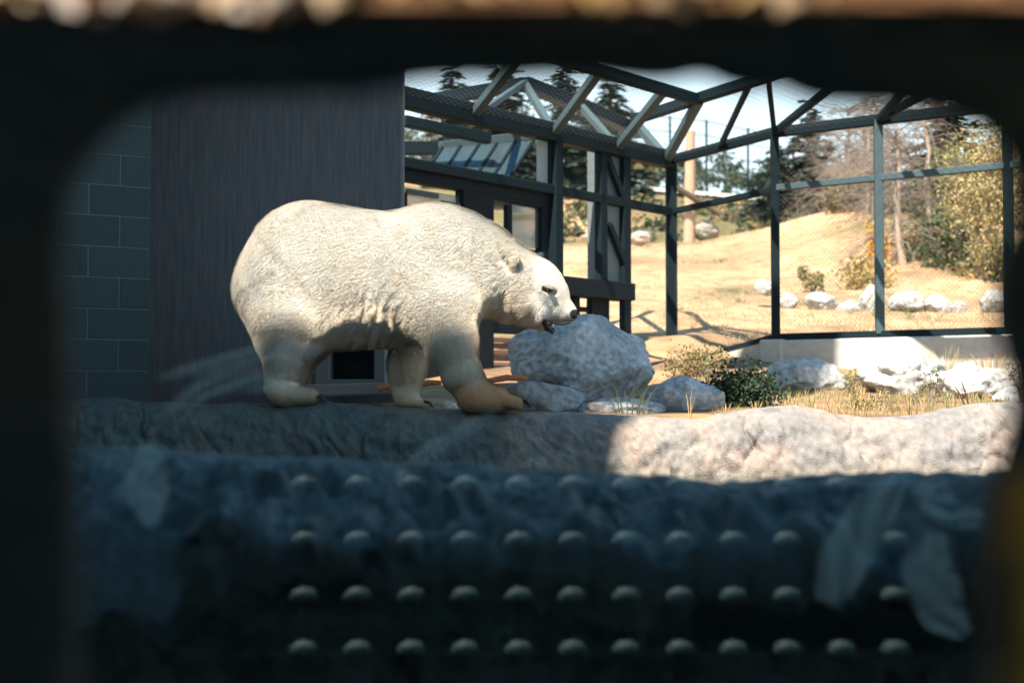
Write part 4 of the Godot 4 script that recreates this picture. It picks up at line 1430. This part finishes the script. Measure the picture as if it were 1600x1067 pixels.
func bear_color(p: Vector3, q: Vector2, n1: FastNoiseLite) -> Color:
	var c := Color(0.89, 0.855, 0.775)
	var a := n1.get_noise_3dv(p * 1.2)
	var b := n1.get_noise_3dv(p * 5.0 + Vector3(5, 1, 9))
	c = c.lerp(Color(0.90, 0.82, 0.67), clampf(a * 1.1 + 0.15, 0.0, 0.7))
	c = c.lerp(Color(0.70, 0.60, 0.46), clampf(b * 1.2 - 0.15, 0.0, 0.45))
	# yellowed lower flank, elbow and throat
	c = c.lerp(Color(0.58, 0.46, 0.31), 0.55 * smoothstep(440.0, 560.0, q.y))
	c = c.lerp(Color(0.60, 0.46, 0.29), 0.4 * smoothstep(730.0, 760.0, q.x) * smoothstep(420.0, 470.0, q.y) * (1.0 - smoothstep(830.0, 845.0, q.x)))
	# head is whiter
	c = c.lerp(Color(0.84, 0.81, 0.745), 0.7 * smoothstep(800.0, 840.0, q.x) * (1.0 - smoothstep(455.0, 500.0, q.y) * 0.4))
	# grey muzzle round the mouth, darker patch on the cheek and round the eye
	c = c.lerp(Color(0.30, 0.29, 0.29), 0.75 * smoothstep(848.0, 862.0, q.x) * smoothstep(488.0, 502.0, q.y))
	c = c.lerp(Color(0.34, 0.28, 0.22), 0.65 * (1.0 - smoothstep(4.0, 15.0, Vector2((q.x - 826.0) * 0.9, q.y - 480.0).length())))
	c = c.lerp(Color(0.20, 0.17, 0.15), 0.8 * (1.0 - smoothstep(4.0, 9.0, Vector2((q.x - 857.0) * 0.7, (q.y - 453.0) * 1.3).length())))
	# paws
	var wp := smoothstep(575.0, 612.0, q.y + (q.x - 740.0) * 0.05) * smoothstep(675.0, 700.0, q.x)
	c = c.lerp(Color(0.62, 0.35, 0.18), wp * 0.95)
	var hp := smoothstep(600.0, 622.0, q.y) * (1.0 - smoothstep(500.0, 520.0, q.x))
	c = c.lerp(Color(0.42, 0.30, 0.18), hp * 0.7)
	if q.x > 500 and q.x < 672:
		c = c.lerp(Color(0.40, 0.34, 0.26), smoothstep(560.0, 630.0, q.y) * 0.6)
	return c

func bear() -> void:
	fold_n = noise(7.0, 91, 3)
	# trunk
	bone(484, 413, 104, 540, 430, 104, 0, 0, 0.92, 0.09)
	bone(540, 430, 104, 630, 431, 100, 0, 0, 0.95, 0.10)
	bone(630, 430, 99, 682, 410, 90, 0, 0, 0.90, 0.10)
	bone(672, 398, 80, 706, 402, 76, 0, 0, 0.8, 0.10)
	bone(475, 430, 98, 440, 460, 66, 0, 0, 0.92, 0.08)
	bone(505, 458, 86, 625, 452, 86, 0, 0, 0.86, 0.12)
	# neck
	bone(690, 412, 90, 748, 424, 73, 0, 0, 0.85, 0.08)
	bone(748, 424, 73, 800, 441, 57, 0, 0, 0.82, 0.07)
	# near hind leg
	bone(434, 450, 70, 448, 518, 56, 38, 55, 0.8, 0.17)
	bone(448, 515, 54, 444, 562, 34, 56, 58, 0.85, 0.08)
	bone(444, 562, 34, 438, 602, 25, 58, 58, 0.95, 0.045)
	bone(438, 608, 24, 448, 617, 20, 58, 58, 1.1, 0.035)
	bone(440, 616, 21, 484, 619, 15, 58, 60, 1.6, 0.03)
	# far hind leg
	bone(455, 450, 64, 475, 520, 52, -42, -54, 0.8, 0.08)
	bone(475, 520, 52, 450, 580, 34, -54, -56, 0.9, 0.06)
	bone(450, 580, 34, 446, 606, 26, -56, -56, 0.95, 0.05)
	bone(446, 614, 20, 480, 618, 12, -56, -56, 1.5, 0.03)
	# near front leg
	bone(685, 420, 76, 688, 480, 62, 36, 54, 0.7, 0.16)
	bone(686, 480, 58, 702, 530, 45, 54, 62, 0.85, 0.08)
	bone(702, 530, 44, 722, 585, 31, 62, 62, 0.95, 0.05)
	bone(722, 585, 31, 742, 612, 25, 62, 60, 1.05, 0.04)
	bone(740, 618, 27, 775, 623, 22, 60, 60, 1.5, 0.04)
	bone(735, 628, 14, 795, 631, 11, 60, 60, 2.2, 0.03)
	for k in 4:
		bone(782, 623, 13, 808, 630, 10, 40 + k * 13, 36 + k * 16, 1.0, 0.008)
	# far front leg
	bone(655, 440, 66, 648, 510, 50, -40, -56, 0.8, 0.08)
	bone(648, 510, 48, 638, 565, 34, -56, -58, 0.95, 0.06)
	bone(638, 565, 34, 634, 606, 25, -58, -58, 1.0, 0.05)
	bone(630, 622, 16, 658, 630, 9, -58, -58, 1.7, 0.03)
	# head
	bone(806, 443, 55, 836, 448, 46, 0, 0, 0.86, 0.05)
	bone(802, 463, 43, 826, 474, 36, 0, 0, 0.92, 0.05)
	bone(836, 450, 44, 858, 462, 33, 0, 0, 0.8, 0.04)
	bone(858, 467, 30, 880, 484, 19, 0, 0, 0.82, 0.03)
	bone(872, 480, 20, 891, 491, 13.5, 0, 0, 1.0, 0.025)
	bone(852, 484, 23, 872, 491, 14, 0, 0, 0.95, 0.025)
	# brow and cheek
	bone(846, 436, 15, 862, 446, 9, 19, 17, 1.0, 0.02)
	bone(846, 436, 15, 862, 446, 9, -19, -17, 1.0, 0.02)
	bone(824, 478, 28, 838, 488, 20, 14, 12, 1.0, 0.03)
	# lower jaw
	bone(832, 490, 24, 850, 504, 13, 0, 0, 0.95, 0.02)
	bone(848, 504, 10.5, 862, 516, 6.5, 0, 0, 1.3, 0.012)
	# ears
	bone(799, 418, 11, 799, 402, 14.5, 44, 51, 0.55, 0.012)
	bone(806, 412, 10, 808, 402, 12.5, -43, -46, 0.6, 0.018)
	cut(800, 412, 800, 402, 7.0, 64, 68, 0.9)
	cut(853, 504, 876, 511, 3.2, 0, 0, 8.0)
	cut(849, 451, 866, 456, 4.2, 29, 26, 1.6)
	var V := PackedVector3Array()
	var I := PackedInt32Array()
	var s := BD / F
	var b0 := at(365, 655, BD)
	var b1 := at(795, 300, BD)
	nets(Vector3(b0.x, b0.y - 0.02, -BD - 0.55), Vector3(b1.x, b1.y, -BD + 0.55), 0.0135, true, V, I)
	var nb := V.size()
	var h0 := at(784, 535, BD)
	var h1 := at(912, 378, BD)
	nets(Vector3(h0.x, h0.y, -BD - 0.26), Vector3(h1.x, h1.y, -BD + 0.26), 0.0052, true, V, I)
	var f0 := at(782, 660, BD)
	var f1 := at(838, 580, BD)
	nets(Vector3(f0.x, f0.y, -BD - 0.0), Vector3(f1.x, f1.y, -BD + 0.5), 0.0075, false, V, I)
	var n1 := noise(1.6, 92, 3)
	var C := PackedColorArray()
	var px := PackedVector2Array()
	for p in V:
		var q := to_px(p)
		px.append(q)
		var c := bear_color(p, q, n1) * 0.98
		var dark := face_dark(q)
		c = c.lerp(Color(0.03, 0.03, 0.033), dark)
		c.a = 1.0
		C.append(c)
	var t := thing("polar_bear", "cream white polar bear walking right along the rock ledge, mouth slightly open", "polar bear", at(590, 642, BD))
	var body := part(t, "body", smooth(V, I, C), M.skin)
	# fur
	var blade := MB.new()
	var prev := -1
	for k in 4:
		var f := k / 3.0
		var w := 0.5 * (1.0 - f * f) + 0.02
		var y := f
		var z := 0.20 * f - 0.26 * f * f
		for sd in [-1.0, 1.0]:
			blade.v.append(Vector3(w * sd, y, z)); blade.n.append(Vector3(0.25 * sd, 0.1, 1).normalized()); blade.c.append(Color.WHITE)
	for k in 3:
		var b := k * 2
		blade.i.append_array(PackedInt32Array([b, b + 2, b + 1, b + 1, b + 2, b + 3]))
	var bm := blade.mesh()
	var r := RandomNumberGenerator.new()
	r.seed = 17
	var fl := noise(3.0, 93, 2)
	var xf := []
	var cs := []
	for k in range(0, I.size(), 3):
		var A := V[I[k]]
		var B := V[I[k + 1]]
		var D := V[I[k + 2]]
		var cr := (B - A).cross(D - A)
		var area := cr.length() * 0.5
		if area < 1e-9:
			continue
		var nn := cr / (area * 2.0)
		if nn.z < -0.45:
			continue
		var q := px[I[k]]
		var face := smoothstep(800.0, 845.0, q.x)
		var want := area * lerpf(105000.0, 130000.0, face)
		var cnt := int(want) + (1 if r.randf() < want - int(want) else 0)
		for j in cnt:
			var u := r.randf()
			var w := r.randf()
			if u + w > 1.0:
				u = 1.0 - u
				w = 1.0 - w
			var p := A + (B - A) * u + (D - A) * w
			var pq := to_px(p)
			if face_dark(pq) > 0.3 or (pq.x > 886 and pq.y > 482):
				continue
			var flow := Vector3(-0.75, -0.65, 0.1)
			var ln := 0.038
			if pq.x > 745:
				flow = Vector3(-0.85, -0.55, 0.15)
				ln = lerpf(0.044, 0.015, smoothstep(790.0, 855.0, pq.x))
				if pq.y > 470 and pq.x < 850:
					flow = Vector3(-0.45, -0.9, 0.0)
					ln = 0.042
			if pq.x < 440:
				flow = flow.lerp(Vector3(-0.35, -0.95, 0.0), smoothstep(440.0, 390.0, pq.x))
				ln = 0.050
			var leg := smoothstep(500.0, 545.0, pq.y)
			flow = flow.lerp(Vector3(-0.15, -1.0, 0.05), leg)
			ln = lerpf(ln, 0.075, smoothstep(465.0, 535.0, pq.y) * smoothstep(450.0, 500.0, pq.x) * (1.0 - smoothstep(630.0, 670.0, pq.x)))
			if pq.y > 585:
				ln = lerpf(0.036, 0.018, smoothstep(585.0, 612.0, pq.y))
				flow = flow.lerp(Vector3(0.9, -0.5, 0.1), smoothstep(600.0, 628.0, pq.y))
			var fn := fl.get_noise_3dv(p * 1.6)
			flow = flow.rotated(nn, fn * 0.45 + r.randfn() * 0.13)
			flow = (flow - nn * flow.dot(nn))
			if flow.length() < 0.05:
				flow = Vector3(-0.2, -1, 0) - nn * nn.dot(Vector3(-0.2, -1, 0))
			flow = flow.normalized()
			var across := p.dot(Vector3(0.65, -0.75, 0.3))
			var along := p.dot(Vector3(-0.75, -0.65, 0.1))
			if leg > 0.5:
				across = p.x + p.z * 0.6
				along = p.y
			var streak := fl.get_noise_2d(across * 16.0, along * 2.6)
			var lift := r.randf_range(0.13, 0.19) + 0.04 * streak + 0.35 * r.randf() * smoothstep(0.5, 0.0, absf(nn.z))
			var dir := (flow + nn * lift).normalized()
			var side := dir.cross(nn).normalized()
			var up := side.cross(dir).normalized()
			ln *= r.randf_range(0.7, 1.25)
			var wd := lerpf(0.0028, 0.0022, face) * r.randf_range(0.7, 1.3)
			xf.append(Transform3D(Basis(side * wd, dir * ln, up * ln), p - nn * 0.002))
			var c := bear_color(p, pq, n1) * r.randf_range(0.92, 1.06) * (1.0 + 0.10 * streak)
			c.a = 1
			cs.append(c)
	var mm := scatter(bm, xf, cs, M.fur)
	mm.name = "fur"
	t.add_child(mm, true)
	mm.position = -t.position
	mm.set_meta("kind", "stuff")
	print("bear: ", V.size(), " points, ", I.size() / 3, " faces, ", xf.size(), " hairs")
	# eye, nostril, nose pad, claws, tooth
	var e := skin_at(857.5, 453.5)
	part(t, "eye", ellipsoid(e, Vector3(0.020, 0.008, 0.009), 0.3), M.eye)
	part(t, "eyelid", ellipsoid(e + Vector3(0.002, 0.012, 0.0), Vector3(0.034, 0.007, 0.012), 0.3), mat("eyelid", Color(0.22, 0.19, 0.16), 0.8))
	part(t, "nose", ellipsoid(at(896.5, 491.5, BD - 0.004), Vector3(0.019, 0.026, 0.036), -0.6), M.nose)
	part(t, "nostril", ellipsoid(at(898, 493, BD - 0.036), Vector3(0.009, 0.006, 0.008), 0.5), M.eye)
	var lip := MB.new()
	lip.tube([at(846, 499, BD - 0.085), at(862, 504, BD - 0.062), at(878, 507, BD - 0.04), at(890, 504, BD - 0.03), at(896, 499, BD - 0.015)], [0.004, 0.006, 0.007, 0.008, 0.005], 7)
	part(t, "upper_lip", lip.mesh(), M.nose)
	var low := MB.new()
	low.tube([at(848, 502, BD - 0.06), at(855, 510, BD - 0.05), at(864, 520, BD - 0.02)], [0.012, 0.016, 0.012], 8)
	part(t, "lower_lip", low.mesh(), M.nose)
	part(t, "tongue", ellipsoid(at(858, 509, BD - 0.02), Vector3(0.03, 0.011, 0.025), -0.6), M.tongue)
	var th := MB.new()
	th.tube([at(864.5, 511.5, BD - 0.04), at(865.5, 505.5, BD - 0.042)], [0.0055, 0.001], 6)
	part(t, "tooth", th.mesh(), M.tooth)
	for c in [[631, 36], [632, 52], [632, 68], [630, 84], [622, 46], [623, 58], [624, 70], [632, -50], [632, -62]]:
		var cb := MB.new()
		var far: float = 850.0
		if c[0] < 626: far = 540.0
		if c[1] < 0: far = 690.0
		var tip := toe(far, c[0] - 3.0, BD - c[1] * s)
		cb.tube([tip + Vector3(-0.012, 0.006, 0), tip + Vector3(0.016, 0.002, 0), tip + Vector3(0.034, -0.018, 0), tip + Vector3(0.040, -0.032, 0)], [0.011, 0.010, 0.006, 0.002], 7)
		part(t, "claw", cb.mesh(), M.horn)

# the foremost point of a paw, coming from the right at that height and depth
func toe(px: float, py: float, d: float) -> Vector3:
	var all := PackedInt32Array()
	for i in ba.size():
		all.append(i)
	for k in 200:
		var p := at(px - k, py, d)
		if field(p, all) < 0.002:
			return p
	return at(px, py, d)

func face_dark(q: Vector2) -> float:
	# black skin: nose pad, lips, lower lip
	var d := 0.0
	d = maxf(d, 1.0 - smoothstep(6.5, 9.5, Vector2(q.x - 898.0, q.y - 491.0).length()))
	d = maxf(d, smoothstep(848.0, 852.0, q.x) * smoothstep(503.0, 506.0, q.y))
	d = maxf(d, smoothstep(858.0, 876.0, q.x) * smoothstep(501.0, 505.0, q.y + (q.x - 876.0) * 0.12))
	d = maxf(d, 0.85 * (1.0 - smoothstep(5.0, 8.0, Vector2((q.x - 796.0) * 1.25, (q.y - 408.0) * 0.55).length())))
	return d

func ellipsoid(c: Vector3, rad: Vector3, tilt: float) -> ArrayMesh:
	var f := func(a: int, b: int) -> Vector3:
		var u := TAU * a / 16.0
		var w := PI * b / 10.0
		var p := Vector3(cos(u) * sin(w), cos(w), sin(u) * sin(w)) * rad
		return c + p.rotated(Vector3.BACK, -tilt)
	return sheet(16, 11, f, false, null, true)

# ------------------------------------------------------------------ the window in the shelter
func window_frame() -> void:
	var c := [[108, 1180], [106, 1000], [102, 850], [98, 700], [88, 560], [83, 450], [80, 380], [87, 310], [107, 260], [140, 215], [180, 178], [232, 150], [300, 139], [420, 133], [500, 130], [560, 124], [640, 112], [720, 107], [820, 105], [920, 104], [1000, 108], [1060, 106], [1110, 104], [1150, 118], [1195, 128], [1225, 122], [1265, 138], [1300, 146], [1370, 150], [1450, 156], [1520, 175], [1568, 198], [1592, 240], [1600, 300], [1600, 350], [1584, 385], [1574, 430], [1577, 500], [1596, 580], [1598, 650], [1582, 720], [1560, 790], [1550, 860], [1548, 950], [1552, 1180]]
	var d0 := 0.74
	var crv := Curve2D.new()
	for k in c.size():
		var t := Vector2.ZERO
		if k > 0 and k < c.size() - 1:
			t = Vector2(c[k + 1][0] - c[k - 1][0], c[k + 1][1] - c[k - 1][1]) / 6.0
		crv.add_point(Vector2(c[k][0], c[k][1]), -t, t)
	var n := 260
	var pts := []
	var L := crv.get_baked_length()
	for k in n:
		pts.append(crv.sample_baked(L * k / (n - 1.0), true))
	var nz := noise(9.0, 501, 4)
	# offsets outwards (pixels) and depth
	var prof := [[5200.0, 0.0], [1500.0, 0.0], [500.0, 0.0], [220.0, 0.0], [110.0, -0.002], [45.0, -0.006], [14.0, -0.018], [0.0, -0.04], [0.0, -0.07], [20.0, -0.10], [70.0, -0.12], [300.0, -0.13], [1500.0, -0.13], [5200.0, -0.13]]
	var mid := Vector2(830, 640)
	var f := func(a: int, b: int) -> Vector3:
		var p: Vector2 = pts[a] + (mid - pts[a]).normalized() * 24.0
		var q: Vector2 = pts[min(a + 1, n - 1)] - pts[max(a - 1, 0)]
		var o := Vector2(q.y, -q.x).normalized()
		if (p - mid).dot(o) < 0:
			o = -o
		var off: float = prof[b][0]
		var dirp := (p - mid).normalized()
		var w := smoothstep(60.0, 500.0, off)
		var e := o.lerp(dirp, w).normalized()
		var pq := p + e * off
		var topl: float = 34.0 + nz.get_noise_1d(pq.x * 0.002) * 26.0
		if pq.y < topl:
			pq.y = topl
		var v := at(pq.x, pq.y, d0 - prof[b][1])
		var g := nz.get_noise_3dv(v * 1.6) * 0.012 * smoothstep(0.0, 30.0, off + 8.0)
		return v + Vector3(0, nz.get_noise_3dv(v + Vector3(3, 3, 3)) * 0.006, g)
	var cn := noise(4.0, 502, 3)
	var cf := func(p: Vector3, _a: int, _b: int) -> Color:
		var c0 := Color(0.045, 0.052, 0.05).lerp(Color(0.10, 0.08, 0.045), clampf(cn.get_noise_3dv(p) + 0.4, 0.0, 1.0))
		var q := to_px(p)
		# an ochre stain runs down the right jamb
		var st := smoothstep(1568.0, 1590.0, q.x) * smoothstep(690.0, 800.0, q.y) * (1.0 - smoothstep(1650.0, 1720.0, q.x))
		return c0.lerp(Color(0.9, 0.42, 0.04), st)
	solo("window_frame", sheet(n, prof.size(), f, false, cf), M.frame, "dark rough rock window surround in the foreground, framing the whole view", "window frame")
	# glass pane on the viewers' side of the surround
	var g := MB.new()
	g.box(Vector3(0.0, CH - 0.05, -0.66), Vector3(2.4, 1.5, 0.012), Basis(), 0.0)
	solo("glass_pane", g.mesh(), M.glass, "clear viewing window pane with faint reflections in front of the pool", "glass pane")
	# weathered outer beam above the surround
	var ob := MB.new()
	ob.bar(at(-500, -95, 0.95), at(2100, -95, 0.95), 0.05, 0.125, 0.01)
	solo("outer_beam", ob.mesh(), mat("brown timber", Color(0.16, 0.085, 0.04), 0.9, {"relief": ntex(0.03, 24, []), "depth": 0.4, "scale": Vector3(1, 6, 6)}), "brown timber beam across the top of the view, behind the blurred leaves", "beam")
	# autumn leaves over the top edge
	var r := RandomNumberGenerator.new()
	r.seed = 55
	var tw := thing("leafy_branch", "blurred sunlit branch of orange and cream leaves over the window's top edge", "branch", at(800, -30, 0.86))
	var st := MB.new()
	st.tube([at(-200, -70, 0.87), at(300, -50, 0.88), at(800, -64, 0.87), at(1300, -52, 0.88), at(1800, -70, 0.87)], [0.006, 0.006, 0.005, 0.004, 0.003], 7)
	part(tw, "stem", st.mesh(), M.bark)
	var shapes := {}
	for k in 300:
		var x := r.randf_range(-120, 1720)
		var low := 12.0 + lookup([[-120, 8], [100, 18], [200, 30], [280, 34], [330, 22], [400, 30], [470, 26], [560, 8], [700, 0], [900, 12], [1000, 20], [1150, 32], [1250, 8], [1400, -12], [1500, 0], [1700, -12]], x)
		var y := low - 6.0 - r.randf_range(0.0, 1.0) * 100.0
		var c1: Color
		if x < 620:
			c1 = [Color(0.75, 0.5, 0.33), Color(0.8, 0.68, 0.5), Color(0.72, 0.75, 0.78), Color(0.7, 0.4, 0.26), Color(0.5, 0.42, 0.3)][r.randi() % 5]
		else:
			c1 = [Color(0.6, 0.36, 0.08), Color(0.72, 0.5, 0.2), Color(0.8, 0.62, 0.42), Color(0.45, 0.27, 0.06)][r.randi() % 4]
		var m := MB.new()
		var a := r.randf_range(-2.4, -0.7)
		var dir := Vector3(cos(a), sin(a), r.randf_range(-0.3, 0.3)).normalized()
		var ln := r.randf_range(0.024, 0.040)
		c1 = (c1 * 0.85).lerp(Color(0.42, 0.28, 0.16), 0.5)
		c1.a = 1.0
		m.leaf(at(x, y, 0.86 + r.randf_range(-0.02, 0.02)) - dir * ln, dir, dir.cross(Vector3(r.randfn() * 0.3, 0.2, 1)).normalized(), ln, ln * 0.75, c1)
		part(tw, "leaf", m.mesh(), M.leaf)

# ------------------------------------------------------------------ what the pane mirrors, inside the shelter
func reflected_things() -> void:
	var vd := 1.32 + 2.0       # where the mirrored rack appears to stand
	var rack := thing("dome_rack", "rack of four rails carrying rows of pale rubber domes, behind the viewer", "rack", Vector3(0, 0, 2.0))
	var dm := MB.new()
	var f := func(a: int, b: int) -> Vector3:
		var u := TAU * a / 14.0
		var w := PI * 0.5 * b / 6.0
		return Vector3(cos(u) * sin(w), cos(w) * 0.75, sin(u) * sin(w)) * 0.034
	var dome := sheet(14, 7, f, false, null, true)
	for row in [[742, 0], [828, 1], [914, 0], [996, 1]]:
		var y: float = CH - (row[0] + 18 - 620.0) / F * vd
		var b := MB.new()
		b.box(Vector3(0.3, y - 0.012, 2.02), Vector3(2.2, 0.006, 0.006), Basis(), 0.004)
		part(rack, "rail", b.mesh(), M.dark)
		for k in 12:
			var o := part(rack, "dome", dome, M.dome)
			o.position = Vector3((477 + k * 83.5 - 800.0) / F * vd, y, 2.0) - rack.position
	for x in [-0.85, 1.42]:
		var b := MB.new()
		b.box(Vector3(x, CH - 0.72, 2.0), Vector3(0.04, 1.06, 0.06), Basis(), 0.004)
		part(rack, "upright", b.mesh(), M.shelter)

	# pale thin cloths added behind the viewer to put reflected smears in the pane
	var white := mat("pale thin cloth", Color(0.36, 0.50, 0.60), 0.8, {"back": Color(0.42, 0.60, 0.68)})
	var vc := 1.32 + 1.1
	var ribbon := func(st: Array) -> ArrayMesh:
		var crv := Curve3D.new()
		for p in st:
			crv.add_point(Vector3(p[0], p[1], p[2]))
		var n := 24
		var ff := func(a: int, b: int) -> Vector3:
			var k: float = a / (n - 1.0) * (st.size() - 1.001)
			var i := int(k)
			var f2 := smoothstep(0.0, 1.0, k - i)
			var w := lerpf(st[i][2], st[i + 1][2], f2)
			var p := Vector2(st[i][0], st[i][1]).lerp(Vector2(st[i + 1][0], st[i + 1][1]), k - i)
			var dd := Vector2(st[i + 1][0] - st[i][0], st[i + 1][1] - st[i][1]).normalized()
			var q := p + Vector2(-dd.y, dd.x) * w * (b / 4.0 - 1.0)
			return Vector3((q.x - 800.0) / F * vc, CH - (q.y - 620.0) / F * vc, 1.1 + 0.006 * sin(b * 1.4 + a * 0.5))
		return sheet(n, 9, ff)
	var jacket := thing("smear_jacket", "pale thin jacket with drooping sleeves added behind the viewer, mirrored in the pane", "jacket", Vector3((1430 - 800.0) / F * vc, CH - 0.45, 1.1))
	for st in [[[1415, 735, 16], [1360, 800, 36], [1318, 870, 40], [1290, 940, 22]], [[1430, 760, 14], [1480, 800, 24], [1530, 812, 14]], [[1462, 830, 18], [1448, 890, 44], [1468, 950, 38], [1500, 990, 16]]]:
		part(jacket, "sleeve", ribbon.call(st), white)
	var k2 := 0
	for st in [[[262, 640, 6], [318, 606, 17], [390, 592, 19], [445, 600, 6]], [[250, 592, 6], [350, 566, 13], [450, 548, 14], [505, 548, 6]], [[612, 756, 5], [660, 712, 12], [720, 676, 11], [775, 640, 4]], [[236, 690, 16], [230, 760, 36], [240, 820, 14]]]:
		solo("smear_cloth", ribbon.call(st), white, ["lower pale curved cloth strip added at the left, mirrored in the pane", "upper pale cloth strip added arching at the left, mirrored in the pane", "slanting pale cloth strip added under the front paw, mirrored in the pane", "short wide pale cloth added at the far left, mirrored in the pane", "small bent pale cloth added among the domes, mirrored in the pane"][k2], "cloth")
		k2 += 1
